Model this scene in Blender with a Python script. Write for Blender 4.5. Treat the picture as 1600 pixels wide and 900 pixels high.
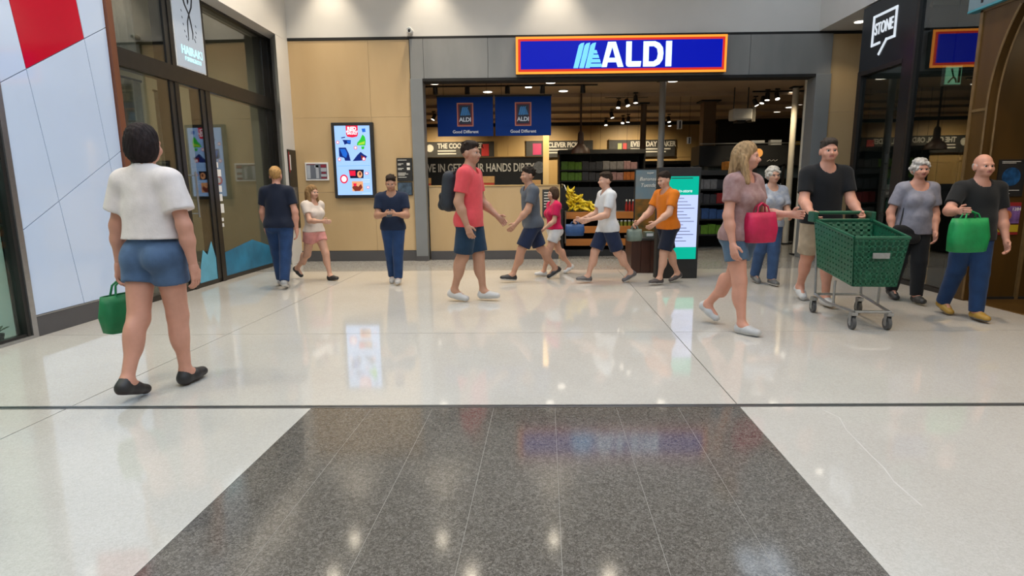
import bpy, bmesh, math, random
import numpy as np
from mathutils import Vector, Matrix, Euler

for _o in list(bpy.data.objects):
    bpy.data.objects.remove(_o, do_unlink=True)
SC = bpy.context.scene
COL = SC.collection
random.seed(7)
R = math.radians

# ------------------------------------------------------------------ camera, world, exposure
cam_d = bpy.data.cameras.new('camera')
cam = bpy.data.objects.new('camera', cam_d)
COL.objects.link(cam)
cam_d.sensor_fit = 'HORIZONTAL'
cam_d.sensor_width = 36.0
cam_d.lens = 901.0 / 1600.0 * 36.0
cam_d.clip_end = 200
_m = Matrix.Rotation(R(0.9), 3, 'Z') @ Matrix.Rotation(math.pi / 2 - math.atan(156.5 / 901.0), 3, 'X') @ Matrix.Rotation(R(-0.53), 3, 'Z')
cam.matrix_world = Matrix.Translation((0, 0, 1.3)) @ _m.to_4x4()
SC.camera = cam
vs = SC.view_settings
vs.view_transform = 'Standard'
vs.look = 'None'
vs.gamma = 1.0
vs.use_curve_mapping = False
vs.exposure = 0.0
SC.cycles.use_denoising = True
SC.cycles.max_bounces = 8
SC.cycles.diffuse_bounces = 4
SC.cycles.glossy_bounces = 4
SC.cycles.transparent_max_bounces = 12
SC.cycles.sample_clamp_indirect = 6.0
SC.cycles.caustics_reflective = False
SC.cycles.caustics_refractive = False

world = bpy.data.worlds.new('sky')
SC.world = world
world.use_nodes = True
bgn = world.node_tree.nodes['Background']
bgn.inputs[0].default_value = (0.72, 0.85, 1.0, 1)
bgn.inputs[1].default_value = 3.0


def light(name, kind, loc, power, color=(1, 1, 1), size=0.3, size_y=None, rot=(0, 0, 0), spot=None, blend=0.6, parent=None):
    d = bpy.data.lights.new(name, kind)
    d.energy = power
    d.color = color
    if kind == 'AREA':
        d.size = size
        if size_y:
            d.shape = 'RECTANGLE'
            d.size_y = size_y
        else:
            d.shape = 'DISK'
    else:
        d.shadow_soft_size = size
    if kind == 'SPOT':
        d.spot_size = R(spot or 90)
        d.spot_blend = blend
    o = bpy.data.objects.new(name, d)
    COL.objects.link(o)
    o.location = loc
    o.rotation_euler = rot
    if parent:
        o.parent = parent
        o.location = Vector(loc) - parent.location
    return o


# ------------------------------------------------------------------ materials
MATS = {}


def pm(name, base, rough=0.5, metal=0.0, noise=None, bump=None, spec=0.5, emis=None, coat=0.0, col2=None, stretch=(1, 1, 1), alpha=None, sheen=0.0, detail=4.0):
    """procedural principled material; noise=(scale, amount) varies the colour, bump=(scale, strength) the relief"""
    if name in MATS:
        return MATS[name]
    m = bpy.data.materials.new(name)
    m.use_nodes = True
    nt = m.node_tree
    b = nt.nodes['Principled BSDF']
    b.inputs['Base Color'].default_value = (*base, 1)
    b.inputs['Roughness'].default_value = rough
    b.inputs['Metallic'].default_value = metal
    b.inputs['Specular IOR Level'].default_value = spec
    b.inputs['Coat Weight'].default_value = coat
    b.inputs['Coat Roughness'].default_value = 0.05
    if sheen:
        b.inputs['Sheen Weight'].default_value = sheen
    if emis:
        b.inputs['Emission Color'].default_value = (*emis[0], 1)
        b.inputs['Emission Strength'].default_value = emis[1]
    tc = nt.nodes.new('ShaderNodeTexCoord')
    mp = nt.nodes.new('ShaderNodeMapping')
    mp.inputs['Scale'].default_value = stretch
    nt.links.new(tc.outputs['Object'], mp.inputs[0])
    nscale, namt = noise if noise else (8.0, 0.05)
    n = nt.nodes.new('ShaderNodeTexNoise')
    n.inputs['Scale'].default_value = nscale
    n.inputs['Detail'].default_value = detail
    nt.links.new(mp.outputs[0], n.inputs['Vector'])
    mx = nt.nodes.new('ShaderNodeMix')
    mx.data_type = 'RGBA'
    if col2 is None:
        a = tuple(max(0, c * (1 - namt)) for c in base)
        c2 = tuple(min(1, c * (1 + namt)) for c in base)
    else:
        a, c2 = base, col2
    mx.inputs[6].default_value = (*a, 1)
    mx.inputs[7].default_value = (*c2, 1)
    rp = nt.nodes.new('ShaderNodeValToRGB')
    rp.color_ramp.elements[0].position = 0.3
    rp.color_ramp.elements[1].position = 0.7
    nt.links.new(n.outputs[0], rp.inputs[0])
    nt.links.new(rp.outputs[0], mx.inputs[0])
    nt.links.new(mx.outputs[2], b.inputs['Base Color'])
    if bump:
        n2 = nt.nodes.new('ShaderNodeTexNoise')
        n2.inputs['Scale'].default_value = bump[0]
        nt.links.new(mp.outputs[0], n2.inputs['Vector'])
        bp = nt.nodes.new('ShaderNodeBump')
        bp.inputs['Strength'].default_value = bump[1]
        bp.inputs['Distance'].default_value = 0.02
        nt.links.new(n2.outputs[0], bp.inputs['Height'])
        nt.links.new(bp.outputs[0], b.inputs['Normal'])
    MATS[name] = m
    return m


def glow(name, col, strength, noise=0.04, spec=0.15):
    """a thing that gives off light: faintly uneven procedural emission over a dark face"""
    if name in MATS:
        return MATS[name]
    m = pm(name, tuple(c * 0.25 for c in col), 0.4, spec=spec, emis=(col, strength), noise=(5.0, noise))
    return m


def glass(name, tint=(0.9, 0.95, 0.94), ior=1.9):
    if name in MATS:
        return MATS[name]
    m = bpy.data.materials.new(name)
    m.use_nodes = True
    nt = m.node_tree
    nt.nodes.clear()
    out = nt.nodes.new('ShaderNodeOutputMaterial')
    t = nt.nodes.new('ShaderNodeBsdfTransparent')
    t.inputs[0].default_value = (*tint, 1)
    g = nt.nodes.new('ShaderNodeBsdfGlossy')
    g.inputs['Roughness'].default_value = 0.01
    f = nt.nodes.new('ShaderNodeFresnel')
    ge = nt.nodes.new('ShaderNodeNewGeometry')
    mr = nt.nodes.new('ShaderNodeMapRange')
    mr.inputs[3].default_value = ior
    mr.inputs[4].default_value = 1.0 / ior
    nt.links.new(ge.outputs['Backfacing'], mr.inputs[0])
    nt.links.new(mr.outputs[0], f.inputs[0])
    mx = nt.nodes.new('ShaderNodeMixShader')
    nt.links.new(f.outputs[0], mx.inputs[0])
    nt.links.new(t.outputs[0], mx.inputs[1])
    nt.links.new(g.outputs[0], mx.inputs[2])
    nt.links.new(mx.outputs[0], out.inputs[0])
    MATS[name] = m
    return m


def terrazzo(name, dark, mid, lite, scale, rough, contrast=1.0, patch=0.06, spec=0.5, ior=1.5):
    m = bpy.data.materials.new(name)
    m.use_nodes = True
    nt = m.node_tree
    b = nt.nodes['Principled BSDF']
    b.inputs['Specular IOR Level'].default_value = spec
    b.inputs['IOR'].default_value = ior
    tc = nt.nodes.new('ShaderNodeTexCoord')
    v = nt.nodes.new('ShaderNodeTexVoronoi')
    v.inputs['Scale'].default_value = scale
    n0 = nt.nodes.new('ShaderNodeTexNoise')
    n0.inputs['Scale'].default_value = scale * 0.6
    n0.inputs['Detail'].default_value = 2
    nt.links.new(tc.outputs['Object'], n0.inputs['Vector'])
    wm = nt.nodes.new('ShaderNodeMixRGB')
    wm.inputs[0].default_value = 0.03
    nt.links.new(tc.outputs['Object'], wm.inputs[1])
    nt.links.new(n0.outputs['Color'], wm.inputs[2])
    nt.links.new(wm.outputs[0], v.inputs['Vector'])
    rp = nt.nodes.new('ShaderNodeValToRGB')
    cr = rp.color_ramp
    cr.interpolation = 'LINEAR'
    cr.elements[0].position = 0.12
    cr.elements[0].color = (*dark, 1)
    cr.elements[1].position = 0.95
    cr.elements[1].color = (*lite, 1)
    e = cr.elements.new(0.5)
    e.color = (*mid, 1)
    sep = nt.nodes.new('ShaderNodeSeparateColor')
    nt.links.new(v.outputs['Color'], sep.inputs[0])
    nt.links.new(sep.outputs[0], rp.inputs[0])
    big = nt.nodes.new('ShaderNodeTexNoise')
    big.inputs['Scale'].default_value = 0.9
    big.inputs['Detail'].default_value = 5
    nt.links.new(tc.outputs['Object'], big.inputs['Vector'])
    ml = nt.nodes.new('ShaderNodeMix')
    ml.data_type = 'RGBA'
    ml.blend_type = 'MULTIPLY'
    ml.inputs[0].default_value = 1.0
    r2 = nt.nodes.new('ShaderNodeValToRGB')
    r2.color_ramp.elements[0].position = 0.3
    r2.color_ramp.elements[1].position = 0.7
    lo = 1 - patch
    r2.color_ramp.elements[0].color = (lo, lo * 0.995, lo * 0.985, 1)
    r2.color_ramp.elements[1].color = (1, 1, 1, 1)
    nt.links.new(big.outputs[0], r2.inputs[0])
    nt.links.new(rp.outputs[0], ml.inputs[6])
    nt.links.new(r2.outputs[0], ml.inputs[7])
    nt.links.new(ml.outputs[2], b.inputs['Base Color'])
    rr = nt.nodes.new('ShaderNodeMapRange')
    rr.inputs[3].default_value = rough * 0.8
    rr.inputs[4].default_value = rough * 1.25
    nt.links.new(big.outputs[0], rr.inputs[0])
    nt.links.new(rr.outputs[0], b.inputs['Roughness'])
    MATS[name] = m
    return m


# ------------------------------------------------------------------ mesh helpers
class MB:
    """collects shapes in world coordinates, then links them as ONE mesh object"""

    def __init__(self):
        self.v, self.f, self.mi, self.cur = [], [], [], 0

    def mat(self, i):
        self.cur = i
        return self

    def add(self, vs_, fs):
        o = len(self.v)
        self.v += [tuple(p) for p in vs_]
        self.f += [tuple(i + o for i in q) for q in fs]
        self.mi += [self.cur] * len(fs)
        return self

    def box(self, x0, x1, y0, y1, z0, z1):
        return self.add([(x0, y0, z0), (x1, y0, z0), (x1, y1, z0), (x0, y1, z0), (x0, y0, z1), (x1, y0, z1), (x1, y1, z1), (x0, y1, z1)],
                        [(3, 2, 1, 0), (4, 5, 6, 7), (0, 1, 5, 4), (1, 2, 6, 5), (2, 3, 7, 6), (3, 0, 4, 7)])

    def hexa(self, p):
        return self.add(p, [(3, 2, 1, 0), (4, 5, 6, 7), (0, 1, 5, 4), (1, 2, 6, 5), (2, 3, 7, 6), (3, 0, 4, 7)])

    def prism(self, poly, d):
        """extrude a flat polygon (list of 3-D points) by the vector d"""
        n = len(poly)
        d = Vector(d)
        vs_ = [Vector(p) for p in poly] + [Vector(p) + d for p in poly]
        fs = [tuple(range(n))[::-1], tuple(range(n, 2 * n))]
        fs += [(i, (i + 1) % n, n + (i + 1) % n, n + i) for i in range(n)]
        return self.add(vs_, fs)

    def tube(self, pts, r, seg=8, caps=True):
        """round tube along a polyline; r a number or a list"""
        pts = [Vector(p) for p in pts]
        rs = r if isinstance(r, (list, tuple)) else [r] * len(pts)
        vs_, fs = [], []
        up = None
        for i, p in enumerate(pts):
            if i == 0:
                t = pts[1] - p
            elif i == len(pts) - 1:
                t = p - pts[i - 1]
            else:
                t = (pts[i + 1] - p).normalized() + (p - pts[i - 1]).normalized()
            t.normalize()
            if up is None:
                up = Vector((0, 0, 1)) if abs(t.z) < 0.9 else Vector((1, 0, 0))
            a = t.cross(up).normalized()
            b = a.cross(t).normalized()
            up = b
            for k in range(seg):
                an = 2 * math.pi * k / seg
                vs_.append(p + (a * math.cos(an) + b * math.sin(an)) * rs[i])
        for i in range(len(pts) - 1):
            for k in range(seg):
                k2 = (k + 1) % seg
                fs.append((i * seg + k, i * seg + k2, (i + 1) * seg + k2, (i + 1) * seg + k))
        if caps:
            fs.append(tuple(range(seg))[::-1])
            fs.append(tuple((len(pts) - 1) * seg + k for k in range(seg)))
        return self.add(vs_, fs)

    def lathe(self, c, prof, seg=20, axis='Z'):
        """prof: list of (radius, height) about a centre"""
        vs_, fs = [], []
        for r, h in prof:
            for k in range(seg):
                a = 2 * math.pi * k / seg
                x, y = r * math.cos(a), r * math.sin(a)
                q = (x, y, h) if axis == 'Z' else ((h, x, y) if axis == 'X' else (x, h, y))
                vs_.append((c[0] + q[0], c[1] + q[1], c[2] + q[2]))
        for i in range(len(prof) - 1):
            for k in range(seg):
                k2 = (k + 1) % seg
                fs.append((i * seg + k, i * seg + k2, (i + 1) * seg + k2, (i + 1) * seg + k))
        fs.append(tuple(range(seg))[::-1])
        fs.append(tuple((len(prof) - 1) * seg + k for k in range(seg)))
        return self.add(vs_, fs)

    def build(self, name, mats, parent=None, smooth=False, bevel=0.0, local=False):
        if not isinstance(mats, (list, tuple)):
            mats = [mats]
        v = np.array(self.v, float)
        if local:
            base = np.zeros(3)
        elif parent is None:
            base = np.array([(v[:, 0].min() + v[:, 0].max()) / 2, (v[:, 1].min() + v[:, 1].max()) / 2, v[:, 2].min()])
        else:
            base = wloc(parent)
        me = bpy.data.meshes.new(name)
        me.from_pydata((v - base).tolist(), [], self.f)
        for m in mats:
            me.materials.append(m)
        if len(mats) > 1:
            me.polygons.foreach_set('material_index', self.mi)
        bm = bmesh.new()
        bm.from_mesh(me)
        bmesh.ops.recalc_face_normals(bm, faces=bm.faces)
        bm.to_mesh(me)
        bm.free()
        if smooth:
            me.polygons.foreach_set('use_smooth', [True] * len(me.polygons))
            if smooth == 'auto':
                me.set_sharp_from_angle(angle=R(35))
        o = bpy.data.objects.new(name, me)
        COL.objects.link(o)
        if parent is None:
            o.location = base
        else:
            o.parent = parent
        if bevel:
            md = o.modifiers.new('bevel', 'BEVEL')
            md.width = bevel
            md.segments = 2
            md.limit_method = 'ANGLE'
        return o


def wloc(o):
    p = np.zeros(3)
    while o is not None:
        p += np.array(o.location)
        o = o.parent
    return p


def tag(o, label, cat, group=None, kind=None):
    o['label'] = label
    if cat:
        o['category'] = cat
    if group:
        o['group'] = group
    if kind:
        o['kind'] = kind
    return o


def struct(o, label=None):
    o['kind'] = 'structure'
    if label:
        o['label'] = label
    return o


def thing(name, label, cat, loc=(0, 0, 0), rotz=0.0, group=None):
    o = bpy.data.objects.new(name, None)
    o.empty_display_size = 0.1
    COL.objects.link(o)
    o.location = loc
    o.rotation_euler = (0, 0, rotz)
    return tag(o, label, cat, group)


def text(name, s, loc, size, mat, parent, face='-Y', depth=0.004, bold=0.0, align='CENTER', xs=1.0, shear=0.0):
    cu = bpy.data.curves.new(name, 'FONT')
    cu.body = s
    cu.size = size
    cu.extrude = depth
    cu.offset = bold
    cu.align_x = align
    cu.align_y = 'CENTER'
    cu.shear = shear
    cu.resolution_u = 3
    ob = bpy.data.objects.new('tmp_text', cu)
    COL.objects.link(ob)
    dg = bpy.context.evaluated_depsgraph_get()
    me = bpy.data.meshes.new_from_object(ob.evaluated_get(dg))
    bpy.data.objects.remove(ob, do_unlink=True)
    bpy.data.curves.remove(cu)
    rz = {'-Y': 0, '+X': R(90), '-X': R(-90)}[face]
    base = wloc(parent)
    M = Matrix.Translation(Vector(loc) - Vector(base)) @ Matrix.Rotation(rz, 4, 'Z') @ Matrix.Rotation(R(90), 4, 'X') @ Matrix.Diagonal((xs, 1, 1, 1))
    me.transform(M)
    me.materials.clear()
    me.materials.append(mat)
    me.name = name
    o = bpy.data.objects.new(name, me)
    COL.objects.link(o)
    o.parent = parent
    return o


def lw(y, z, n=0.0):
    """a point on the left shopfront line: y along it, z up, n out into the mall"""
    return (-4.42 + 0.027 * (y - 4.67) + n, y, z)


def lbox(mb, y0, y1, z0, z1, n0, n1):
    return mb.hexa([lw(y0, z0, n0), lw(y0, z0, n1), lw(y1, z0, n1), lw(y1, z0, n0), lw(y0, z1, n0), lw(y0, z1, n1), lw(y1, z1, n1), lw(y1, z1, n0)])


def copy_tree(o, loc=None, rot=None, label=None, parent=None, scale=None):
    c = o.copy()
    COL.objects.link(c)
    if parent is not None:
        c.parent = parent
    if loc is not None:
        c.location = loc
    if rot is not None:
        c.rotation_euler = rot
    if scale is not None:
        c.scale = scale
    if label:
        c['label'] = label
    for ch in list(o.children):
        copy_tree(ch, parent=c)
    return c
STORE = 1.0
WARM = 1.8
# ------------------------------------------------------------------ palette
M_floor = terrazzo('polished_terrazzo_cream', (0.51, 0.482, 0.438), (0.55, 0.522, 0.478), (0.59, 0.563, 0.522), 160, 0.055, patch=0.12, ior=1.75)
M_grey = terrazzo('polished_terrazzo_charcoal', (0.072, 0.064, 0.055), (0.118, 0.106, 0.092), (0.21, 0.193, 0.17), 170, 0.095, patch=0.14, ior=1.7)
M_joint = pm('joint_filler', (0.07, 0.068, 0.065), 0.6)
M_jointlight = pm('joint_pale', (0.30, 0.28, 0.25), 0.5)
M_metalstrip = pm('expansion_joint_metal', (0.10, 0.10, 0.10), 0.35, 0.7, noise=(30, 0.2))
M_thresh = terrazzo('threshold_stone', (0.26, 0.25, 0.23), (0.34, 0.33, 0.31), (0.42, 0.41, 0.39), 90, 0.15)
M_white = pm('white_plaster', (0.62, 0.605, 0.58), 0.7, noise=(3, 0.02))
M_whitegloss = pm('white_gloss_panel', (0.54, 0.64, 0.82), 0.07, noise=(2, 0.015), coat=0.5)
M_redgloss = pm('red_gloss_panel', (0.50, 0.004, 0.022), 0.10, noise=(2, 0.05), spec=0.3)
M_groove = pm('panel_groove', (0.12, 0.14, 0.17), 0.6)
M_base = pm('dark_grey_skirting', (0.075, 0.072, 0.075), 0.45, noise=(4, 0.06))
M_brown = pm('copper_brown_post', (0.16, 0.055, 0.026), 0.4, noise=(6, 0.15), stretch=(1, 1, 0.1))
M_black = pm('black_aluminium', (0.016, 0.015, 0.014), 0.35, noise=(20, 0.1))
M_bronze = pm('dark_bronze_aluminium', (0.020, 0.017, 0.014), 0.35, 0.2, noise=(10, 0.15))
M_wood = pm('hoop_pine_ply', (0.47, 0.325, 0.165), 0.38, col2=(0.55, 0.395, 0.215), noise=(1.6, 0.2), stretch=(1.0, 1.0, 0.35), detail=7, bump=(60, 0.02))
M_woodlit = pm('pale_ply', (0.50, 0.33, 0.13), 0.45, col2=(0.56, 0.39, 0.17), noise=(2.2, 0.2), stretch=(1, 1, 0.3), detail=7)
M_oak = pm('brown_timber_veneer', (0.058, 0.028, 0.004), 0.4, col2=(0.080, 0.040, 0.007), noise=(2.5, 0.3), stretch=(2, 2, 0.25), detail=8)
M_oakedge = pm('timber_edge', (0.15, 0.092, 0.035), 0.4, noise=(8, 0.2))
M_cement = pm('grey_fibre_cement', (0.205, 0.208, 0.205), 0.45, col2=(0.245, 0.245, 0.238), noise=(1.5, 0.15), stretch=(2.5, 1, 0.6), detail=8)
M_column = pm('grey_painted_steel', (0.20, 0.21, 0.215), 0.4, noise=(2, 0.06))
M_gap = pm('shadow_gap_black', (0.008, 0.008, 0.008), 0.8)
M_chrome = pm('brushed_aluminium', (0.45, 0.46, 0.47), 0.3, 0.9, noise=(25, 0.05))
M_glass = glass('shop_glass', (0.80, 0.84, 0.82), 1.75)
M_glassgreen = glass('green_tint_glass', (0.82, 0.91, 0.88), 1.6)
M_glassdark = glass('dark_reflective_glass', (0.62, 0.67, 0.65), 2.1)
M_glassright = glass('mirror_dark_glass', (0.55, 0.60, 0.58), 2.6)
M_glasssalon = glass('salon_glass', (0.80, 0.82, 0.78), 1.95)
M_storeceil = pm('store_ceiling_brown', (0.42, 0.30, 0.20), 0.65, noise=(1.2, 0.12))
M_storefloor = terrazzo('store_floor', (0.22, 0.21, 0.19), (0.27, 0.26, 0.24), (0.32, 0.31, 0.29), 90, 0.2)
M_dark = pm('matt_black', (0.012, 0.012, 0.012), 0.6, noise=(10, 0.2))
M_darkgrey = pm('charcoal_board', (0.035, 0.034, 0.032), 0.55, noise=(6, 0.15))
M_salonwall = pm('salon_wall', (0.30, 0.28, 0.20), 0.8, noise=(2, 0.05))
M_curtain = pm('grey_curtain', (0.34, 0.33, 0.29), 0.8, noise=(30, 0.1))
M_mint = pm('mint_wall', (0.50, 0.57, 0.53), 0.7, noise=(2, 0.03))
M_chalk = pm('chalk_white', (0.70, 0.68, 0.62), 0.7, noise=(60, 0.2))
M_paper = pm('white_print', (0.75, 0.75, 0.74), 0.5)

# ------------------------------------------------------------------ floor, slab by slab
TILT = 0.042   # the mall's own axis runs a little across the store front


def slab(mb, xa, xb, y0, y1, z=0.0, t=0.03, g=0.004):
    xs = lambda x, y: x + TILT * (y - 3.31)
    fx = lambda x, y, s: (xs(x, y) + s * g if abs(x) < 90 else x)
    mb.hexa([(fx(xa, y0, 1), y0 + g, z - t), (fx(xb, y0, -1), y0 + g, z - t), (fx(xb, y1, -1), y1 - g, z - t), (fx(xa, y1, 1), y1 - g, z - t),
             (fx(xa, y0, 1), y0 + g, z), (fx(xb, y0, -1), y0 + g, z), (fx(xb, y1, -1), y1 - g, z), (fx(xa, y1, 1), y1 - g, z)])


mb = MB()
mb.box(-8.5, 9.5, -9.0, 10.5, -0.12, -0.006)
floor = struct(mb.build('floor', M_joint), 'polished pale terrazzo mall floor with dark joints and a charcoal strip')
fxs = [-4.9, -2.77, 1.30, 5.4]
for y0, y1 in ((3.335, 5.10), (5.10, 9.15)):
    for a, b in zip(fxs[:-1], fxs[1:]):
        g = 0.0035
        m = MB()
        if b < 0:
            slab(m, a, b, y0, y1, g=g)
        else:
            slab(m, a, b, y0, y1 if y1 > 6 else 5.10, g=g if y0 < 5 else g)
        m.build('floor_slab', M_floor, floor)
m = MB(); slab(m, -4.9, -2.77, -9, 3.29); m.build('floor_slab', M_floor, floor)
m = MB(); slab(m, -2.77, -1.267, -9, 3.29, g=0.003); m.build('floor_slab', M_floor, floor)
m = MB(); slab(m, 1.30, 5.4, -9, 3.29, g=0.003); m.build('floor_slab', M_floor, floor)
for i in range(7):
    w = 2.567 / 7
    m = MB()
    slab(m, -1.267 + i * w, -1.267 + (i + 1) * w, -9, 3.29, g=0.0008)
    m.build('charcoal_slab', M_grey, floor)
    if i:
        x = -1.267 + i * w
        MB().hexa([(x - .0007 + TILT * (yy - 3.31), yy, zz) if k == 0 else (x + .0007 + TILT * (yy - 3.31), yy, zz) for zz in (-.01, .0004) for k, yy in ((0, -9), (1, -9), (1, 3.28), (0, 3.28))]).build('joint_line', M_jointlight, floor)
m = MB().box(-4.6, 5.6, 9.15, 10.5, -0.03, -0.001)
m.build('threshold_slab', M_thresh, floor)
m = MB().box(-4.9, 5.6, 3.292, 3.333, -0.03, -0.002)
m.build('expansion_joint', M_metalstrip, floor)
m = MB()
for y in (3.297, 3.326):
    m.box(-4.9, 5.6, y - 0.004, y + 0.004, -0.03, 0.0015)
m.build('joint_edge', M_chrome, floor)
crk = [(1.766, 3.24), (1.80, 3.12), (1.745, 2.95), (1.723, 2.80), (1.70, 2.66), (1.685, 2.53), (1.65, 2.40), (1.638, 2.20)]
m = MB()
for (xa, ya), (xb, yb) in zip(crk[:-1], crk[1:]):
    m.hexa([(xa - .004, ya, -.004), (xa + .004, ya, -.004), (xb + .003, yb, -.004), (xb - .003, yb, -.004),
            (xa - .004, ya, .0005), (xa + .004, ya, .0005), (xb + .003, yb, .0005), (xb - .003, yb, .0005)])
m.build('repaired_crack', pm('crack_filler', (0.59, 0.565, 0.53), 0.08), floor)
m = MB().box(5.03, 9.5, -4, 6.52, -0.03, 0.002)
sf = m.build('timber_floor', M_oak, floor)
m = MB().box(5.015, 5.035, -4, 6.52, -0.03, 0.004)
m.build('floor_trim', M_oakedge, floor)

# store floor behind the portal
mb = MB().box(-4.5, 10.5, 10.5, 20.0, -0.12, -0.001)
struct(mb.build('floor', M_storefloor), 'dull grey floor inside the supermarket')

# ------------------------------------------------------------------ mall ceiling with skylights
CZ = 5.4
mb = MB()
holes = [(-2.6, 3.0, -4.0, 7.2), (3.9, 4.85, 7.4, 10.1)]
xs_ = [-8.5, -2.6, 3.0, 3.9, 4.85, 9.5]
ys_ = [-9.2, -4.0, 7.2, 7.4, 10.1, 10.9]
for i in range(5):
    for j in range(5):
        cx, cy = (xs_[i] + xs_[i + 1]) / 2, (ys_[j] + ys_[j + 1]) / 2
        if any(a < cx < b and c < cy < d for a, b, c, d in holes):
            continue
        mb.box(xs_[i], xs_[i + 1], ys_[j], ys_[j + 1], CZ, CZ + 0.25)
struct(mb.build('ceiling', M_white), 'white mall ceiling above the frame, with skylight openings')
for k, (a, b, c, d) in enumerate(holes):
    mb = MB()
    n = 5 if k == 0 else 3
    for i in range(n + 1):
        y = c + (d - c) * i / n
        mb.box(a, b, y - 0.03, y + 0.03, CZ + 0.1, CZ + 0.2)
    for i in range(3):
        x = a + (b - a) * i / 2
        mb.box(x - 0.03, x + 0.03, c, d, CZ + 0.1, CZ + 0.2)
    struct(mb.build('window_%d' % (k + 7), M_white), 'white skylight bars in the mall ceiling')

# mall walls that close the space behind the camera
mb = MB().box(-8.5, 9.5, -9.4, -9.2, 0, CZ)
struct(mb.build('wall_back', M_white), 'pale wall far behind the camera')
mb = MB().box(-8.6, -8.4, -9.4, 10.6, 0, CZ)
struct(mb.build('wall_outer_left', M_white))
mb = MB().box(9.4, 9.6, -9.4, 20, 0, CZ)
struct(mb.build('wall_outer_right', M_white))

# white bulkheads
mb = MB().box(-4.6, 9.5, 10.5, 10.9, 3.88, CZ)
wb = struct(mb.build('wall_front_bulkhead', M_white), 'white bulkhead wall above the supermarket front')
mb = MB().box(-4.3, 7.4, 10.49, 10.56, 3.838, 3.882)
mb.build('shadow_gap', M_gap, wb)
mb = MB()
lbox(mb, -9.0, 10.5, 3.835, CZ, -0.25, 0.25)
struct(mb.build('wall_left_bulkhead', M_white), 'white bulkhead over the left shopfronts')
mb = MB().box(5.11, 9.5, -9.0, 10.5, 3.885, CZ)
struct(mb.build('wall_right_bulkhead', M_white), 'white bulkhead and soffit over the right shopfronts')

# splayed white pier at the end of the left shopfront
mb = MB()
mb.prism([(-4.268, 10.38, 0), (-4.028, 10.03, 0), (-4.012, 10.5, 0), (-4.35, 10.5, 0)], (0, 0, 3.832))
pier = struct(mb.build('wall_left_pier', M_white), 'slim white pier between the salon front and the plywood wall')
mb = MB().box(-4.5, -4.3, 10.38, 10.5, 0, 3.84)
mb.build('pier_return', M_white, pier)

# ------------------------------------------------------------------ plywood wall left of the portal
def ply_wall(name, x0, x1, joints, label, y=10.5):
    mb = MB().box(x0, x1, y + 0.02, y + 0.2, 0, 3.84)
    w = struct(mb.build(name, M_groove), label)
    xs = [x0] + joints + [x1]
    for a, b in zip(xs[:-1], xs[1:]):
        for z0, z1 in ((0.19, 1.25), (1.25, 2.55), (2.55, 3.835)):
            m = MB().box(a + 0.002, b - 0.002, y, y + 0.03, z0 + 0.0015, z1 - 0.0015)
            m.build('plywood_panel', M_wood, w)
    return w


ply = ply_wall('wall_front_left', -4.02, -1.905, [-2.62], 'honey plywood panel wall left of the supermarket portal')
mb = MB().box(-4.03, -1.905, 10.485, 10.52, 0, 0.185)
struct(mb.build('baseboard_front_left', M_base))
ply2 = ply_wall('wall_front_right', 5.35, 7.4, [6.3], 'honey plywood panel wall right of the supermarket portal')
mb = MB().box(5.35, 7.4, 10.485, 10.52, 0, 0.185)
struct(mb.build('baseboard_front_right', M_base))
mb = MB().box(7.4, 9.5, 10.3, 10.6, 0, 3.9)
struct(mb.build('wall_front_far_right', M_wood))
mb = MB().box(-8.5, -4.3, 10.5, 10.7, 0, 4.0)
struct(mb.build('wall_front_far_left', M_salonwall))

# ------------------------------------------------------------------ grey portal
portal = struct(MB().box(-1.90, 5.35, 10.56, 10.75, 3.17, 3.84).build('wall_portal', M_gap), 'grey fibre cement portal around the supermarket entrance')
fj = [-1.895, -1.66, -0.545, 3.95, 5.345]
for a, b in zip(fj[:-1], fj[1:]):
    MB().box(a + 0.003, b - 0.003, 10.47, 10.57, 3.185 if a > -1.7 else 3.185, 3.836).build('fascia_panel', M_cement, portal)
MB().box(-1.9, -1.685, 10.44, 10.75, 0, 3.18).build('portal_column', M_column, portal, bevel=0.004)
MB().box(5.09, 5.35, 10.44, 10.75, 0, 3.18).build('portal_column', M_column, portal, bevel=0.004)
MB().box(-1.685, 5.09, 10.45, 10.75, 3.135, 3.18).build('lintel_edge', M_gap, portal)
for x0, x1 in ((-1.905, -1.68), (5.085, 5.355)):
    MB().box(x0, x1, 10.43, 10.44, 0, 0.09).build('column_plinth', M_base, portal)
# ------------------------------------------------------------------ left: white gloss wall with slanted joints
wl = MB()
lbox(wl, 5.05, 6.42, 0.0, 3.84, -0.2, -0.022)
wall_l = struct(wl.build('wall_left', M_groove), 'white gloss panel wall with slanted joints and one red panel')


def split(poly, p, q):
    """split a convex polygon (y,z) by the line p-q"""
    s = lambda a: (q[0] - p[0]) * (a[1] - p[1]) - (q[1] - p[1]) * (a[0] - p[0])
    A, B = [], []
    for i, a in enumerate(poly):
        b = poly[(i + 1) % len(poly)]
        sa, sb = s(a), s(b)
        (A if sa >= 0 else B).append(a)
        if sa * sb < 0:
            t = sa / (sa - sb)
            c = (a[0] + t * (b[0] - a[0]), a[1] + t * (b[1] - a[1]))
            A.append(c)
            B.append(c)
    return [x for x in (A, B) if len(x) >= 3]


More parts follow.
